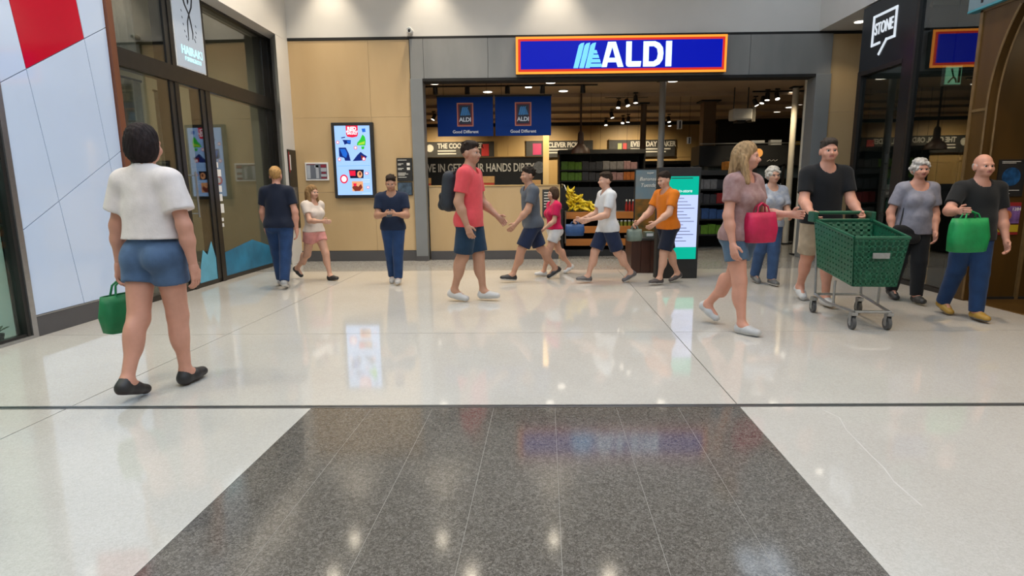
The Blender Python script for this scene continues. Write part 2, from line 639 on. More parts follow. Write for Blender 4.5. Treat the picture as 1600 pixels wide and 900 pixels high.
polys = [[(5.05, 0.195), (6.42, 0.195), (6.42, 3.83), (5.05, 3.83)]]
cuts = [((5.059, 2.22), (6.417, 3.009)), ((5.041, 0.958), (6.422, 1.736)), ((5.939, 0.194), (6.299, 0.415)),
        ((5.344, 2.383), (5.631, 0.193)), ((6.089, 2.834), (6.237, 1.565))]
for c in cuts:
    nxt = []
    for pl in polys:
        nxt += split(pl, *c)
    polys = nxt
for pl in polys:
    cy = sum(a[0] for a in pl) / len(pl)
    cz = sum(a[1] for a in pl) / len(pl)
    ins = []
    n = len(pl)
    for i in range(n):       # inset by offsetting edges
        p0, p1, p2 = Vector(pl[i - 1]), Vector(pl[i]), Vector(pl[(i + 1) % n])
        e1, e2 = (p1 - p0).normalized(), (p2 - p1).normalized()
        n1, n2 = Vector((-e1.y, e1.x)), Vector((-e2.y, e2.x))
        if (Vector((cy, cz)) - p1).dot(n1) < 0:
            n1 = -n1
        if (Vector((cy, cz)) - p1).dot(n2) < 0:
            n2 = -n2
        bis = n1 + n2
        k = 0.0035 / max(0.3, 1 + n1.dot(n2))
        ins.append(p1 + bis * k)
    red = 5.4 < cy < 6.05 and cz > 2.7
    m = MB()
    m.prism([lw(a[0], a[1], -0.03) for a in ins], (0.03, 0, 0))
    o = m.build('gloss_panel', M_redgloss if red else M_whitegloss, wall_l)
    if red:
        o['label'] = 'deep red gloss panel'
mb = MB()
lbox(mb, 5.05, 6.42, 0, 0.185, -0.02, 0.006)
struct(mb.build('baseboard_left', M_base), 'dark grey skirting under the white gloss wall')
mb = MB()
lbox(mb, 5.05, 6.42, 0.185, 0.195, -0.02, 0.010)
struct(mb.build('trim_1', M_chrome))
mb = MB()
lbox(mb, 6.425, 6.51, 0, 3.83, -0.15, 0.03)
struct(mb.build('trim_2', M_brown), 'slim copper brown post beside the salon front')

# ------------------------------------------------------------------ far left: glass shopfront with plants
mb = MB()
lbox(mb, 4.995, 5.05, 0, 3.83, -0.12, 0.012)
w1 = struct(mb.build('window_1', M_chrome), 'aluminium framed glass shopfront at the left edge')
m = MB(); lbox(m, 4.955, 4.997, 0.03, 3.83, -0.10, -0.002); m.build('window_gasket', M_black, w1)
m = MB(); lbox(m, 0.5, 4.997, 0.0, 0.028, -0.12, 0.012); m.build('window_sill', M_chrome, w1)
m = MB(); lbox(m, 0.5, 4.955, 0.028, 0.05, -0.06, -0.01); m.build('window_gasket', M_black, w1)
m = MB(); lbox(m, 0.5, 4.96, 0.04, 3.83, -0.05, -0.04); m.build('pane', M_glassgreen, w1)
mb = MB()
mb.box(-8.0, -4.6, 0.4, 0.5, 0, 3.8)
mb.box(-8.0, -4.55, 5.05, 5.15, 0, 3.8)
mb.box(-8.05, -7.95, 0.4, 5.1, 0, 3.8)
mb.box(-8.0, -4.4, 0.4, 5.1, 3.8, 3.9)
struct(mb.build('wall_mint_shop', M_mint), 'pale mint walls inside the far left shop')
mb = MB().box(-8.0, -4.55, 0.4, 5.1, -0.02, 0.012)
struct(mb.build('floor_mint_shop', M_floor))
light('mint_shop_lamp', 'AREA', (-6.0, 3.2, 3.7), 80, (1, 1, 0.96), 1.2)
mb = MB()
lbox(mb, -9.0, 0.5, 0, 3.83, -0.2, 0.0)
struct(mb.build('wall_left_near', M_white))
# a shelf board and pale poster inside that window
t = thing('window_poster', 'pale aqua poster with a grey picture hanging inside the far left window', 'poster', lw(4.72, 0.62, -0.35))
m = MB(); lbox(m, 4.45, 4.86, 0.75, 2.0, -0.36, -0.35); m.build('sheet', pm('aqua_sheet', (0.42, 0.62, 0.64), 0.5), t)
m = MB(); lbox(m, 4.45, 4.80, 0.72, 1.25, -0.349, -0.345); m.build('picture', pm('grey_picture', (0.09, 0.10, 0.10), 0.5, noise=(9, 0.5)), t)
m = MB(); m.tube([lw(4.66, 2.0, -0.355), lw(4.66, 3.8, -0.355)], 0.003, 5); m.build('wire', M_chrome, t)

M_pot = pm('white_glazed_pot', (0.72, 0.72, 0.70), 0.25)
M_potd = pm('charcoal_pot', (0.05, 0.05, 0.05), 0.5)
M_leaf = pm('dark_green_leaf', (0.03, 0.075, 0.03), 0.45, noise=(12, 0.3))
M_leafy = pm('yellow_green_leaf', (0.30, 0.30, 0.03), 0.45, noise=(12, 0.3))


def pot_plant(name, label, y, n, r, h, pot, leaf, nl, ll, lean):
    b = Vector(lw(y, 0.012, n))
    t = thing(name, label, 'plant', b)
    MB().lathe(b, [(r * 0.7, 0), (r * 0.95, h * 0.6), (r, h), (r * 0.85, h), (r * 0.8, h - 0.01)], 16).build('pot', pot, t, smooth='auto')
    MB().lathe(b + Vector((0, 0, h - 0.015)), [(r * 0.8, 0), (r * 0.3, 0.006)], 12).build('soil', M_darkgrey, t)
    rnd = random.Random(int(y * 1000))
    for i in range(nl):
        a = i * 2.4
        L = ll * rnd.uniform(0.7, 1.1)
        d = Vector((math.cos(a), math.sin(a), 0))
        s = Vector((-d.y, d.x, 0))
        p0 = b + Vector((0, 0, h - 0.01))
        pts = [p0 + d * (L * lean * u ** 1.3) + Vector((0, 0, L * (u - 0.45 * u * u))) for u in (0, .3, .6, .85, 1)]
        ws = [.1, .35, .5, .35, .02]
        mm = MB()
        vs_ = []
        for p, w in zip(pts, ws):
            vs_ += [p - s * w * r * 0.55, p + s * w * r * 0.55]
        vs_ += [v + Vector((0, 0, 0.003)) for v in vs_]
        k = 5
        fs = []
        for j in range(k - 1):
            a0 = 2 * j
            fs += [(a0, a0 + 1, a0 + 3, a0 + 2), (10 + a0 + 2, 10 + a0 + 3, 10 + a0 + 1, 10 + a0), (a0, a0 + 2, 10 + a0 + 2, 10 + a0), (a0 + 1, 10 + a0 + 1, 10 + a0 + 3, a0 + 3)]
        mm.add(vs_, fs)
        mm.build('leaf', leaf, t)
    return t


pot_plant('potted_plant', 'small leafy plant in a white pot inside the far left window', 4.74, -0.16, 0.075, 0.11, M_pot, M_leafy, 9, 0.16, 0.55)
pot_plant('potted_plant', 'small dark succulent in a charcoal pot inside the far left window', 4.87, -0.20, 0.05, 0.06, M_potd, M_leaf, 11, 0.12, 0.8)

# ------------------------------------------------------------------ hair salon front
salon = bpy.data.objects.new('window_2', None)
COL.objects.link(salon)
salon.location = lw(8.4, 0)
struct(salon, 'dark framed salon shopfront with glass panes and a heavy transom')


def sbar(name, y0, y1, z0, z1, n0=-0.14, n1=0.0, mat=None):
    m = MB()
    lbox(m, y0, y1, z0, z1, n0, n1)
    return m.build(name, mat or M_black, salon)


sbar('transom', 6.51, 10.36, 2.655, 2.85, -0.14, 0.02, M_bronze)
sbar('head_frame', 6.51, 10.36, 3.80, 3.86, -0.14, 0.02, M_bronze)
sbar('sill_frame', 6.51, 10.36, 0, 0.06, -0.14, 0.0, M_bronze)
sbar('mullion', 7.43, 7.52, 0, 3.8, -0.16, 0.0)
sbar('mullion', 7.52, 7.60, 0, 3.8, -0.10, 0.012, M_bronze)
sbar('mullion', 8.10, 8.20, 0, 2.66, -0.16, 0.0)
sbar('mullion', 8.20, 8.31, 0, 3.8, -0.10, 0.012, M_bronze)
sbar('jamb', 10.05, 10.25, 0, 3.8, -0.15, -0.005)
sbar('jamb', 10.25, 10.38, 0, 3.83, -0.12, 0.012, M_bronze)
for y0, y1 in ((6.51, 7.44), (7.59, 8.11), (8.30, 10.06)):
    sbar('pane', y0, y1, 0.055, 2.66, -0.024, -0.014, M_glasssalon)
for y0, y1 in ((6.51, 7.44), (8.30, 10.06)):
    sbar('pane', y0, y1, 2.845, 3.805, -0.024, -0.014, M_glasssalon)
M_blue = pm('blue_window_film', (0.015, 0.16, 0.30), 0.4, noise=(3, 0.3))
M_bluel = pm('pale_blue_window_film', (0.10, 0.36, 0.52), 0.4, noise=(3, 0.2))
m = MB()
m.prism([lw(7.66, 0.05, -0.012), lw(8.10, 0.05, -0.012), lw(8.10, 0.36, -0.012), lw(8.02, 0.60, -0.012), lw(7.9, 0.42, -0.012), lw(7.80, 0.50, -0.012), lw(7.72, 0.30, -0.012)], (0.003, 0, 0))
m.build('window_film', M_bluel, salon)
m = MB()
m.prism([lw(8.31, 0.06, -0.012), lw(10.04, 0.06, -0.012), lw(10.04, 0.30, -0.012), lw(9.2, 0.52, -0.012), lw(8.31, 0.40, -0.012)], (0.003, 0, 0))
m.build('window_film', M_blue, salon)
for y0, z0, w, h in ((8.33, 1.28, .10, .09), (8.335, 1.15, .09, .10), (8.34, 0.98, .10, .13), (8.345, 0.86, .06, .05), (8.35, 0.78, .05, .05), (8.33, 1.50, .12, .10), (8.33, 1.62, .06, .08)):
    m = MB()
    lbox(m, y0, y0 + w, z0, z0 + h, -0.0135, -0.011)
    m.build('sticker', M_paper, salon)
m = MB(); m.tube([lw(7.70, 0.95, 0.05), lw(7.70, 1.55, 0.05)], 0.012, 8)
for z in (1.0, 1.5):
    m.tube([lw(7.70, z, 0.05), lw(7.70, z, -0.07)], 0.008, 6)
m.build('door_handle', M_chrome, salon)
# salon inside
mb = MB()
mb.box(-8.3, -8.2, 6.5, 10.45, 0, 3.85)
mb.box(-8.3, -4.5, 10.38, 10.48, 0, 3.85)
mb.box(-8.3, -4.55, 6.35, 6.5, 0, 3.85)
mb.box(-8.3, -4.4, 6.35, 10.48, 3.86, 3.95)
struct(mb.build('wall_salon', M_salonwall), 'dim olive walls inside the salon')
mb = MB().box(-8.3, -4.5, 6.4, 10.4, -0.02, 0.01)
struct(mb.build('floor_salon', M_storefloor))
light('salon_lamp', 'AREA', (-6.0, 8.6, 3.7), 55, (1, 0.93, 0.8), 0.8)


def curtain(label, y0, y1, z0, z1, n):
    k = int((y1 - y0) / 0.012)
    vs_, fs = [], []
    for i in range(k + 1):
        y = y0 + (y1 - y0) * i / k
        d = 0.035 * math.sin(i * 0.62) + 0.012 * math.sin(i * 0.23 + 1)
        for z in (z0, z1):
            vs_.append(lw(y, z, n + d))
        for z in (z0, z1):
            vs_.append(lw(y, z, n + d - 0.006))
    for i in range(k):
        a = 4 * i
        fs += [(a, a + 4, a + 5, a + 1), (a + 2, a + 3, a + 7, a + 6)]
    mm = MB()
    mm.add(vs_, fs)
    t = thing('curtain', label, 'curtain', lw((y0 + y1) / 2, z0, n))
    mm.build('fabric', M_curtain, t, smooth=True)
    m2 = MB()
    m2.tube([lw(y0, z1 + 0.02, n), lw(y1, z1 + 0.02, n)], 0.015, 8)
    m2.build('curtain_rail', M_dark, t)


curtain('grey pleated curtain behind the lower salon glass, next to the copper post', 6.56, 7.42, 0.02, 2.62, -0.35)
curtain('grey pleated curtain behind the upper salon glass, above the transom', 6.56, 7.42, 2.86, 3.78, -0.35)
curtain('pale bunched curtain behind the salon door glass', 7.64, 7.88, 0.02, 2.55, -0.35)

# salon lightbox sign
t = thing('salon_sign', 'white upright lightbox sign with a line figure and HAIRAKI lettering', 'sign', lw(7.93, 2.862, 0.0))
m = MB(); lbox(m, 7.60, 8.25, 2.862, 3.84, -0.05, 0.02); m.build('sign_case', M_paper, t)
m = MB(); lbox(m, 7.612, 8.238, 2.875, 3.83, 0.02, 0.024); m.build('lit_face', glow('sign_white_face', (0.70, 0.78, 0.88), 0.42), t)
M_ink = pm('black_ink', (0.012, 0.013, 0.016), 0.5)
fig = MB()
P = lambda u, v: lw(7.60 + u * 0.65, 2.862 + v, 0.027)


def stroke(mb_, pts, w):
    mb_.tube([P(*p) for p in pts], w, 6)


stroke(fig, [(0.36, 0.99), (0.36, 0.90), (0.42, 0.80), (0.54, 0.70), (0.58, 0.60), (0.62, 0.48), (0.60, 0.40)], [.004, .009, .010, .009, .009, .008, .004])
stroke(fig, [(0.66, 0.97), (0.68, 0.90), (0.64, 0.80), (0.54, 0.70), (0.47, 0.60), (0.46, 0.48), (0.46, 0.38)], [.004, .009, .010, .009, .008, .007, .004])
stroke(fig, [(0.54, 0.92), (0.54, 0.86), (0.53, 0.82)], [.004, .012, .004])
for u, v in ((0.28, .72), (0.29, .64), (0.31, .56), (0.34, .48), (0.38, .42), (0.43, .385), (0.74, .60), (0.73, .52), (0.70, .46), (0.66, .42), (0.68, .40)):
    stroke(fig, [(u, v), (u + 0.02, v - 0.025)], .004)
fig.build('figure', M_ink, t)
M_cy = glow('cyan_lettering', (0.55, 0.95, 1.0), 1.1)
text('lettering', 'HAIRAKI', lw(7.945, 3.085, 0.028), 0.15, M_cy, t, '+X', bold=0.001, xs=0.86)
text('lettering', 'F SHINGROUI', lw(7.955, 2.985, 0.028), 0.075, M_cy, t, '+X', bold=0.0, xs=0.82)

# small dark plaque on the pier
t = thing('pier_plaque', 'tall dark plaque with a red and white edge label on the white pier', 'plaque', (-4.018, 10.30, 0.62))
MB().box(-4.022, -4.004, 10.15, 10.495, 0.62, 1.99).build('board', M_bronze, t)
MB().box(-4.004, -4.001, 10.16, 10.19, 1.60, 1.95).build('label_strip', pm('red_strip', (0.35, 0.02, 0.03), 0.5), t)
MB().box(-4.004, -4.000, 10.20, 10.24, 1.64, 1.90).build('label_strip', M_paper, t)
MB().box(-4.004, -4.000, 10.22, 10.45, 1.05, 1.35).build('picture', pm('dim_print', (0.10, 0.10, 0.10), 0.5, noise=(12, 0.4)), t)
# ------------------------------------------------------------------ ALDI lightbox sign
t = thing('store_sign', 'long blue ALDI lightbox sign with orange and red border above the entrance', 'sign', (1.72, 10.38, 3.21))
SX, SZ, SK = -0.06, 3.81, 0.01096          # left edge, top edge, metres per unit of the drawing (325 x 55)
sg = lambda u, v: (SX + u * SK, SZ - v * SK)
MB().box(-0.058, 3.503, 10.336, 10.47, 3.212, 3.81).build('sign_case', M_darkgrey, t)
MB().box(-0.06, 3.505, 10.328, 10.337, 3.21, 3.812).build('orange_border', glow('orange_border', (1.0, 0.32, 0.035), 1.25), t)
MB().box(-0.022, 3.467, 10.322, 10.331, 3.247, 3.775).build('red_border', glow('red_border', (0.75, 0.035, 0.02), 0.85), t)
MB().box(0.02, 3.425, 10.315, 10.323, 3.285, 3.738).build('blue_face', glow('blue_face', (0.0, 0.006, 0.40), 1.0), t)
M_let = glow('sign_letter_white', (0.62, 0.84, 1.0), 1.45)
M_strp = glow('sign_stripe_blue', (0.16, 0.55, 1.0), 1.25)


def poly_letter(name, pts, mat, parent, y=10.300, d=0.016, f=None):
    f = f or sg
    m = MB()
    m.prism([(f(u, v)[0], y, f(u, v)[1]) for u, v in pts], (0, d, 0))
    return m.build(name, mat, parent)


def aldi_mark(parent, f, y, d, mat):
    """three slanted bars and four short steps, in a 44 x 37 drawing"""
    for i in range(3):
        a = 1 + i * 9
        poly_letter('bar', [(a, 37), (a + 7.2, 37), (a + 12, 20), (a + 16.5, 0), (a + 11, 1), (a + 8, 4)], mat, parent, y, d, f)
    for i, (l, r) in enumerate(((31.5, 36.5), (29.5, 39.2), (27.6, 41.6), (25.6, 44))):
        v = 11 + i * 6.6
        poly_letter('step', [(l, v), (r, v), (r + 1.6, v + 4.9), (l - 1.3, v + 4.9)], mat, parent, y, d, f)


aldi_mark(t, lambda u, v: sg(88 + u, 10 + v), 10.300, 0.016, M_strp)


def aldi_word(parent, f, y, d, mat):
    """ALDI in a 108 x 37 drawing"""
    # A built of two legs and a bar, drawn as one outline with a notch
    poly_letter('letter', [(0, 37), (9.5, 0), (21.5, 0), (34, 37), (25, 37), (22.8, 30), (9.6, 30), (8.2, 37)], mat, parent, y + d * 0.5, d * 0.5, f)
    o = poly_letter('letter_counter', [(11.4, 23.5), (20.8, 23.5), (16.2, 8)], MATS['blue_face'], parent, y + d * 0.35, d * 0.15, f)
    poly_letter('letter', [(37.5, 0), (46, 0), (46, 29), (61, 29), (60, 37), (41.5, 37), (38.5, 35.5), (37.5, 32)], mat, parent, y, d, f)
    poly_letter('letter', [(64, 0), (82, 0), (89, 3), (94, 9.5), (95, 18), (94, 27), (89.5, 33.5), (82, 37), (64, 37)], mat, parent, y + d * 0.5, d * 0.5, f)
    poly_letter('letter_counter', [(72.5, 7.5), (80, 7.5), (84.8, 11), (86.3, 18.5), (84.8, 26), (80, 29.5), (72.5, 29.5)], MATS['blue_face'], parent, y + d * 0.35, d * 0.15, f)
    poly_letter('letter', [(98.5, 0), (107.5, 0), (107.5, 37), (98.5, 37)], mat, parent, y, d, f)


aldi_word(t, lambda u, v: sg(132.5 + u, 9 + v), 10.300, 0.016, M_let)

# ------------------------------------------------------------------ digital display on the plywood
t = thing('advertising_screen', 'tall lit advertising screen in a black frame on the plywood wall', 'screen', (-2.955, 10.45, 1.147))
MB().box(-3.32, -2.585, 10.42, 10.5, 1.147, 2.457).build('bezel', M_dark, t, bevel=0.006)
MB().box(-3.262, -2.642, 10.412, 10.421, 1.20, 2.40).build('screen', glow('screen_pale_blue', (0.36, 0.58, 1.0), 1.0), t)
DX = lambda u: -3.262 + u * 0.62
DZ = lambda v: 2.40 - v * 1.20
G = {k: glow('print_' + k, c, s) for k, c, s in (('red', (0.85, 0.015, 0.06), 0.9), ('white', (0.9, 0.92, 1.0), 1.1), ('navy', (0.008, 0.03, 0.25), 0.6),
     ('blue', (0.02, 0.16, 0.75), 0.8), ('green', (0.03, 0.62, 0.05), 0.8), ('lime', (0.45, 0.80, 0.05), 0.8), ('dark', (0.012, 0.015, 0.06), 0.4),
     ('peach', (0.95, 0.45, 0.22), 0.8), ('brown', (0.28, 0.05, 0.03), 0.6), ('sky', (0.10, 0.42, 0.95), 0.9))}


def spr(name, pts, col, lay=1):
    m = MB()
    m.prism([(DX(u), 10.412 - 0.0015 * lay, DZ(v)) for u, v in pts], (0, 0.0014, 0))
    return m.build(name, G[col], t)


def rnd_poly(u, v, a, b, n=14, hole=None):
    return [(u + a * math.cos(2 * math.pi * i / n), v + b * math.sin(2 * math.pi * i / n)) for i in range(n)]


spr('red_tag', [(.33, 0), (.67, 0), (.67, .12), (.64, .155), (.5, .168), (.36, .155), (.33, .12)], 'red')
text('lettering', 'RED', (DX(.5), 10.408, DZ(.045)), 0.085, G['white'], t, depth=0.001, bold=0.004)
text('lettering', 'SPOT SALE', (DX(.5), 10.408, DZ(.085)), 0.042, G['white'], t, depth=0.001, bold=0.002)
text('lettering', 'SPECIALS', (DX(.5), 10.408, DZ(.115)), 0.042, G['white'], t, depth=0.001, bold=0.002)
spr('badge', [(.78, .045), (.88, .04), (.89, .09), (.80, .095)], 'blue')
spr('product_picture', [(.18, .165), (.30, .155), (.30, .17), (.20, .178), (.22, .20), (.46, .205), (.44, .265), (.34, .255), (.27, .27), (.25, .23)], 'navy')
spr('product_picture', [(.34, .215), (.45, .212), (.43, .25), (.36, .245)], 'blue', 2)
spr('product_picture', [(.80, .125), (.86, .16), (.88, .22), (.86, .285), (.62, .28), (.64, .24), (.72, .20), (.76, .16)], 'green')
spr('product_picture', [(.68, .25), (.86, .22), (.84, .265), (.66, .275)], 'lime', 2)
spr('product_picture', [(.74, .30), (.84, .295), (.82, .335), (.76, .34)], 'green')
spr('product_picture', [(.10, .31), (.30, .31), (.38, .40), (.42, .50), (.26, .50), (.24, .46), (.10, .44)], 'navy')
spr('product_picture', [(.13, .33), (.28, .33), (.34, .40), (.30, .46), (.2, .43)], 'blue', 2)
spr('product_picture', [(.48, .505), (.62, .42), (.72, .375), (.80, .41), (.90, .44), (.82, .49), (.72, .50)], 'navy')
spr('product_picture', [(.72, .42), (.80, .44), (.80, .49), (.73, .48)], 'brown', 2)
spr('divider', [(.05, .572), (.97, .570), (.97, .574), (.05, .576)], 'sky')
for u, v, a, b in ((.08, .235, .045, .024), (.58, .315, .05, .025), (.10, .48, .045, .026), (.80, .475, .05, .03), (.86, .685, .055, .02), (.88, .89, .042, .02), (.2, .765, .115, .066)):
    spr('price_bubble', rnd_poly(u, v, a, b), 'red', 2)
    spr('price_bubble', rnd_poly(u, v, a * 0.66, b * 0.66), 'white', 3)
spr('product_picture', [(.35, .63), (.78, .63), (.76, .755), (.38, .755)], 'dark')
spr('product_picture', [(.36, .645), (.54, .645), (.54, .72), (.38, .72)], 'red', 2)
spr('product_picture', rnd_poly(.66, .70, .075, .05), 'peach', 2)
spr('product_picture', rnd_poly(.67, .69, .03, .025), 'brown', 3)
spr('product_picture', [(.42, .80), (.74, .80), (.74, .945), (.42, .945)], 'peach')
spr('product_picture', [(.42, .89), (.50, .85), (.60, .88), (.68, .84), (.72, .89), (.64, .94), (.5, .945)], 'brown', 2)
spr('product_picture', [(.46, .83), (.56, .83), (.54, .87), (.47, .87)], 'red', 3)
for v in (.78, .81, .975):
    spr('small_print', [(.70, v), (.94, v - .002), (.94, v + .003), (.70, v + .004)], 'white')

# white framed notice
t = thing('notice_frame', 'small white framed notice on the plywood wall beside the advertising screen', 'notice', (-3.635, 10.48, 1.46))
MB().box(-3.843, -3.427, 10.465, 10.5, 1.46, 1.778).build('frame', M_paper, t, bevel=0.004)
MB().box(-3.818, -3.452, 10.462, 10.466, 1.487, 1.752).build('sheet', pm('slate_sheet', (0.14, 0.16, 0.20), 0.35), t)
pw = pm('pale_print', (0.42, 0.45, 0.50), 0.4)
pr = pm('maroon_print', (0.22, 0.02, 0.04), 0.4)
for x0, x1, z0, z1, mm_ in ((-3.81, -3.75, 1.50, 1.73, pw), (-3.65, -3.60, 1.50, 1.73, pw), (-3.67, -3.60, 1.69, 1.73, pw), (-3.56, -3.46, 1.69, 1.74, pr), (-3.56, -3.46, 1.62, 1.68, pw), (-3.55, -3.47, 1.58, 1.61, pr), (-3.56, -3.46, 1.53, 1.57, pw), (-3.56, -3.46, 1.495, 1.52, pr), (-3.81, -3.66, 1.738, 1.75, pr)):
    MB().box(x0, x1, 10.459, 10.463, z0, z1).build('print', mm_, t)
# black directory plaques
t = thing('directory_plaque', 'black directory plaque with white lines beside the grey column', 'plaque', (-2.063, 10.48, 1.436))
MB().box(-2.2, -1.926, 10.472, 10.5, 1.436, 1.84).build('board', M_dark, t)
for z, w in ((1.80, .16), (1.735, .10), (1.715, .06), (1.655, .10), (1.635, .07), (1.575, .14), (1.555, .18), (1.535, .12), (1.50, .15)):
    MB().box(-2.18, -2.18 + w, 10.469, 10.473, z, z + 0.009).build('print_line', M_chalk, t)
for z in (1.73, 1.65):
    MB().box(-2.02, -1.965, 10.469, 10.473, z - 0.02, z + 0.025).build('icon', M_chalk, t)
t = thing('picture_plaque', 'small dark picture plaque below the black directory', 'plaque', (-2.07, 10.48, 1.186))
MB().box(-2.2, -1.936, 10.472, 10.5, 1.186, 1.415).build('board', M_dark, t)
MB().box(-2.19, -1.95, 10.469, 10.473, 1.196, 1.405).build('picture', pm('blue_grey_picture', (0.05, 0.08, 0.12), 0.35, noise=(9, 0.7)), t)

# CCTV dome
t = thing('security_camera', 'white bullet security camera on the bulkhead above the grey column', 'camera', (-1.864, 10.46, 3.90))
MB().lathe((-1.864, 10.5, 3.955), [(0.045, 0), (0.045, -0.03), (0.02, -0.035)], 16, 'Y').build('mount', M_paper, t, smooth='auto')
MB().lathe((-1.864, 10.465, 3.950), [(0.035, 0), (0.05, -0.03), (0.05, -0.11), (0.042, -0.125), (0.036, -0.12)], 18, 'Y').build('housing', M_paper, t, smooth='auto')
MB().lathe((-1.864, 10.345, 3.942), [(0.026, 0), (0.024, -0.008), (0.01, -0.012)], 16, 'Y').build('lens', M_dark, t, smooth='auto')

# ------------------------------------------------------------------ right: STONE shopfront
M_slate = pm('slate_black_panel', (0.013, 0.015, 0.019), 0.22, noise=(3, 0.15))
stone = bpy.data.objects.new('window_3', None)
COL.objects.link(stone)
stone.location = (5.1, 8.0, 0)
struct(stone, 'black framed shopfront with dark reflecting glass')
MB().box(5.07, 5.22, 7.86, 9.12, 2.93, 3.84).build('sign_panel', M_slate, stone)
MB().box(5.06, 5.22, 9.03, 9.12, 0, 2.95).build('jamb', M_black, stone)
MB().box(5.055, 5.15, 7.86, 8.09, 0, 3.885).build('corner_post', M_slate, stone)
MB().box(5.05, 5.15, 7.84, 7.885, 0, 3.885).build('corner_edge', M_black, stone)
MB().box(5.05, 5.20, 8.09, 9.03, 2.88, 2.94).build('window_head', M_black, stone)
MB().box(5.06, 5.20, 8.09, 9.03, 0, 0.06).build('window_sill', M_black, stone)
MB().box(5.10, 5.11, 8.09, 9.03, 0.06, 2.88).build('pane', M_glassdark, stone)
MB().hexa([(5.05, 6.70, .05), (5.06, 6.70, .05), (5.10, 7.85, .05), (5.09, 7.85, .05), (5.05, 6.70, 3.885), (5.06, 6.70, 3.885), (5.10, 7.85, 3.885), (5.09, 7.85, 3.885)]).build('pane', M_glassright, stone)
MB().box(5.035, 5.16, 6.70, 7.85, 0.0, 0.055).build('window_sill', M_black, stone)
MB().box(5.03, 5.14, 6.68, 6.72, 0.0, 3.885).build('jamb', M_oak, stone)
mb = MB()
mb.box(5.2, 9.4, 9.10, 9.2, 0, 3.88)
mb.box(7.2, 7.3, 6.6, 9.1, 0, 3.88)
mb.box(5.1, 9.4, 6.58, 6.68, 0, 3.88)
struct(mb.build('wall_right', M_darkgrey), 'dark inner walls of the shop on the right')
mb = MB().box(5.2, 7.2, 6.68, 9.1, -0.02, 0.006)
struct(mb.build('floor_right_shop', M_darkgrey))
light('right_shop_lamp', 'AREA', (6.3, 8.0, 3.7), 10, (0.85, 1, 0.95), 0.5, rot=(0, 0, 0))
# STONE logo
t = thing('stone_sign', 'white STONE lettering in a speech bubble outline on the black tower', 'sign', (5.065, 8.57, 3.10))
m = MB()
bp = lambda y, z: (5.062, y, z)


def bar(mb_, a, b, w=0.016):
    a, b = Vector(a), Vector(b)
    d = (b - a).normalized()
    s = Vector((-d.y, d.x)) * w
    e = d * w
    q = [a - e - s, b + e - s, b + e + s, a - e + s]
    mb_.prism([(5.056, p.x, p.y) for p in q], (0.014, 0, 0))


out = [(8.83, 3.26), (8.83, 3.645), (8.325, 3.645), (8.325, 3.275), (8.50, 3.275), (8.645, 3.115)]
for a, b in zip(out[:-1], out[1:]):
    bar(m, a, b)
bar(m, (8.83, 3.26), (8.66, 3.265))
M_sw = glow('stone_white', (0.85, 0.92, 1.0), 0.75)
m.build('bubble_outline', M_sw, t)
text('lettering', 'STONE', (5.058, 8.575, 3.455), 0.225, M_sw, t, '-X', depth=0.006, bold=0.0015, xs=0.58)

t = thing('exit_sign', 'green lit running man exit sign hanging behind the right shop glass', 'sign', (5.380, 7.6, 2.505))
MB().box(5.270, 5.490, 7.58, 7.63, 2.505, 2.745).build('case', M_paper, t, bevel=0.005)
MB().box(5.285, 5.475, 7.572, 7.581, 2.520, 2.730).build('lit_face', glow('exit_pale_green', (0.35, 0.75, 0.48), 0.9), t)
m = MB()
m.tube([(5.350, 7.57, 2.705), (5.360, 7.57, 2.665)], 0.012, 6)
m.tube([(5.360, 7.57, 2.665), (5.380, 7.57, 2.605), (5.340, 7.57, 2.565), (5.320, 7.57, 2.535)], 0.010, 6)
m.tube([(5.380, 7.57, 2.605), (5.410, 7.57, 2.575), (5.420, 7.57, 2.535)], 0.010, 6)
m.box(5.435, 5.465, 7.568, 7.572, 2.535, 2.715)
m.build('running_man', pm('exit_dark_green', (0.0, 0.10, 0.04), 0.5), t)
MB().tube([(5.380, 7.6, 2.745), (5.380, 7.6, 3.88)], 0.008, 6).build('hanger_rod', M_dark, t)
# shelf with glass jars inside that shop
t = thing('shop_rack', 'dark metal rack of bottles behind the right shop window', 'rack', (5.75, 8.55, 0.006))
m = MB()
for x in (5.5, 6.0):
    for y in (8.15, 8.95):
        m.box(x - .015, x + .015, y - .015, y + .015, 0.006, 1.75)
m.build('posts', M_chrome, t)
for z in (0.35, 0.85, 1.2, 1.6):
    MB().box(5.48, 6.02, 8.13, 8.97, z, z + 0.025).build('shelf', M_dark, t)
bottle = None
M_bot = pm('pale_green_bottle', (0.12, 0.24, 0.19), 0.15, noise=(5, 0.2))
for z in (0.875, 1.225):
    for i in range(7):
        p = (5.56 + 0.1 * (i % 2), 8.2 + i * 0.115, z)
        if bottle is None:
            bottle = MB().lathe(p, [(.035, 0), (.036, .16), (.014, .21), (.013, .26), (.016, .262)], 12).build('bottle', M_bot, None, smooth='auto')
            tag(bottle, 'pale green bottle on the rack behind the right shop window', 'bottle', 'bottles on the rack in the right shop')
        else:
            copy_tree(bottle, loc=p)

# ------------------------------------------------------------------ right: timber portal with an arch
ta = bpy.data.objects.new('wall_timber', None)
COL.objects.link(ta)
ta.location = (5.0, 6.0, 0)
struct(ta, 'brown timber portal with an arched opening at the right edge')
arc = []
for i in range(11):
    z = 2.1 + 0.96 * i / 10
    arc.append((6.46 - (1.8 - math.sqrt(1.8 ** 2 - (z - 2.1) ** 2)), z))
outl = [(6.68, 0.0), (6.68, 3.11), (4.2, 3.11), (4.2, 3.06)] + arc[::-1] + [(6.46, 0.0)]
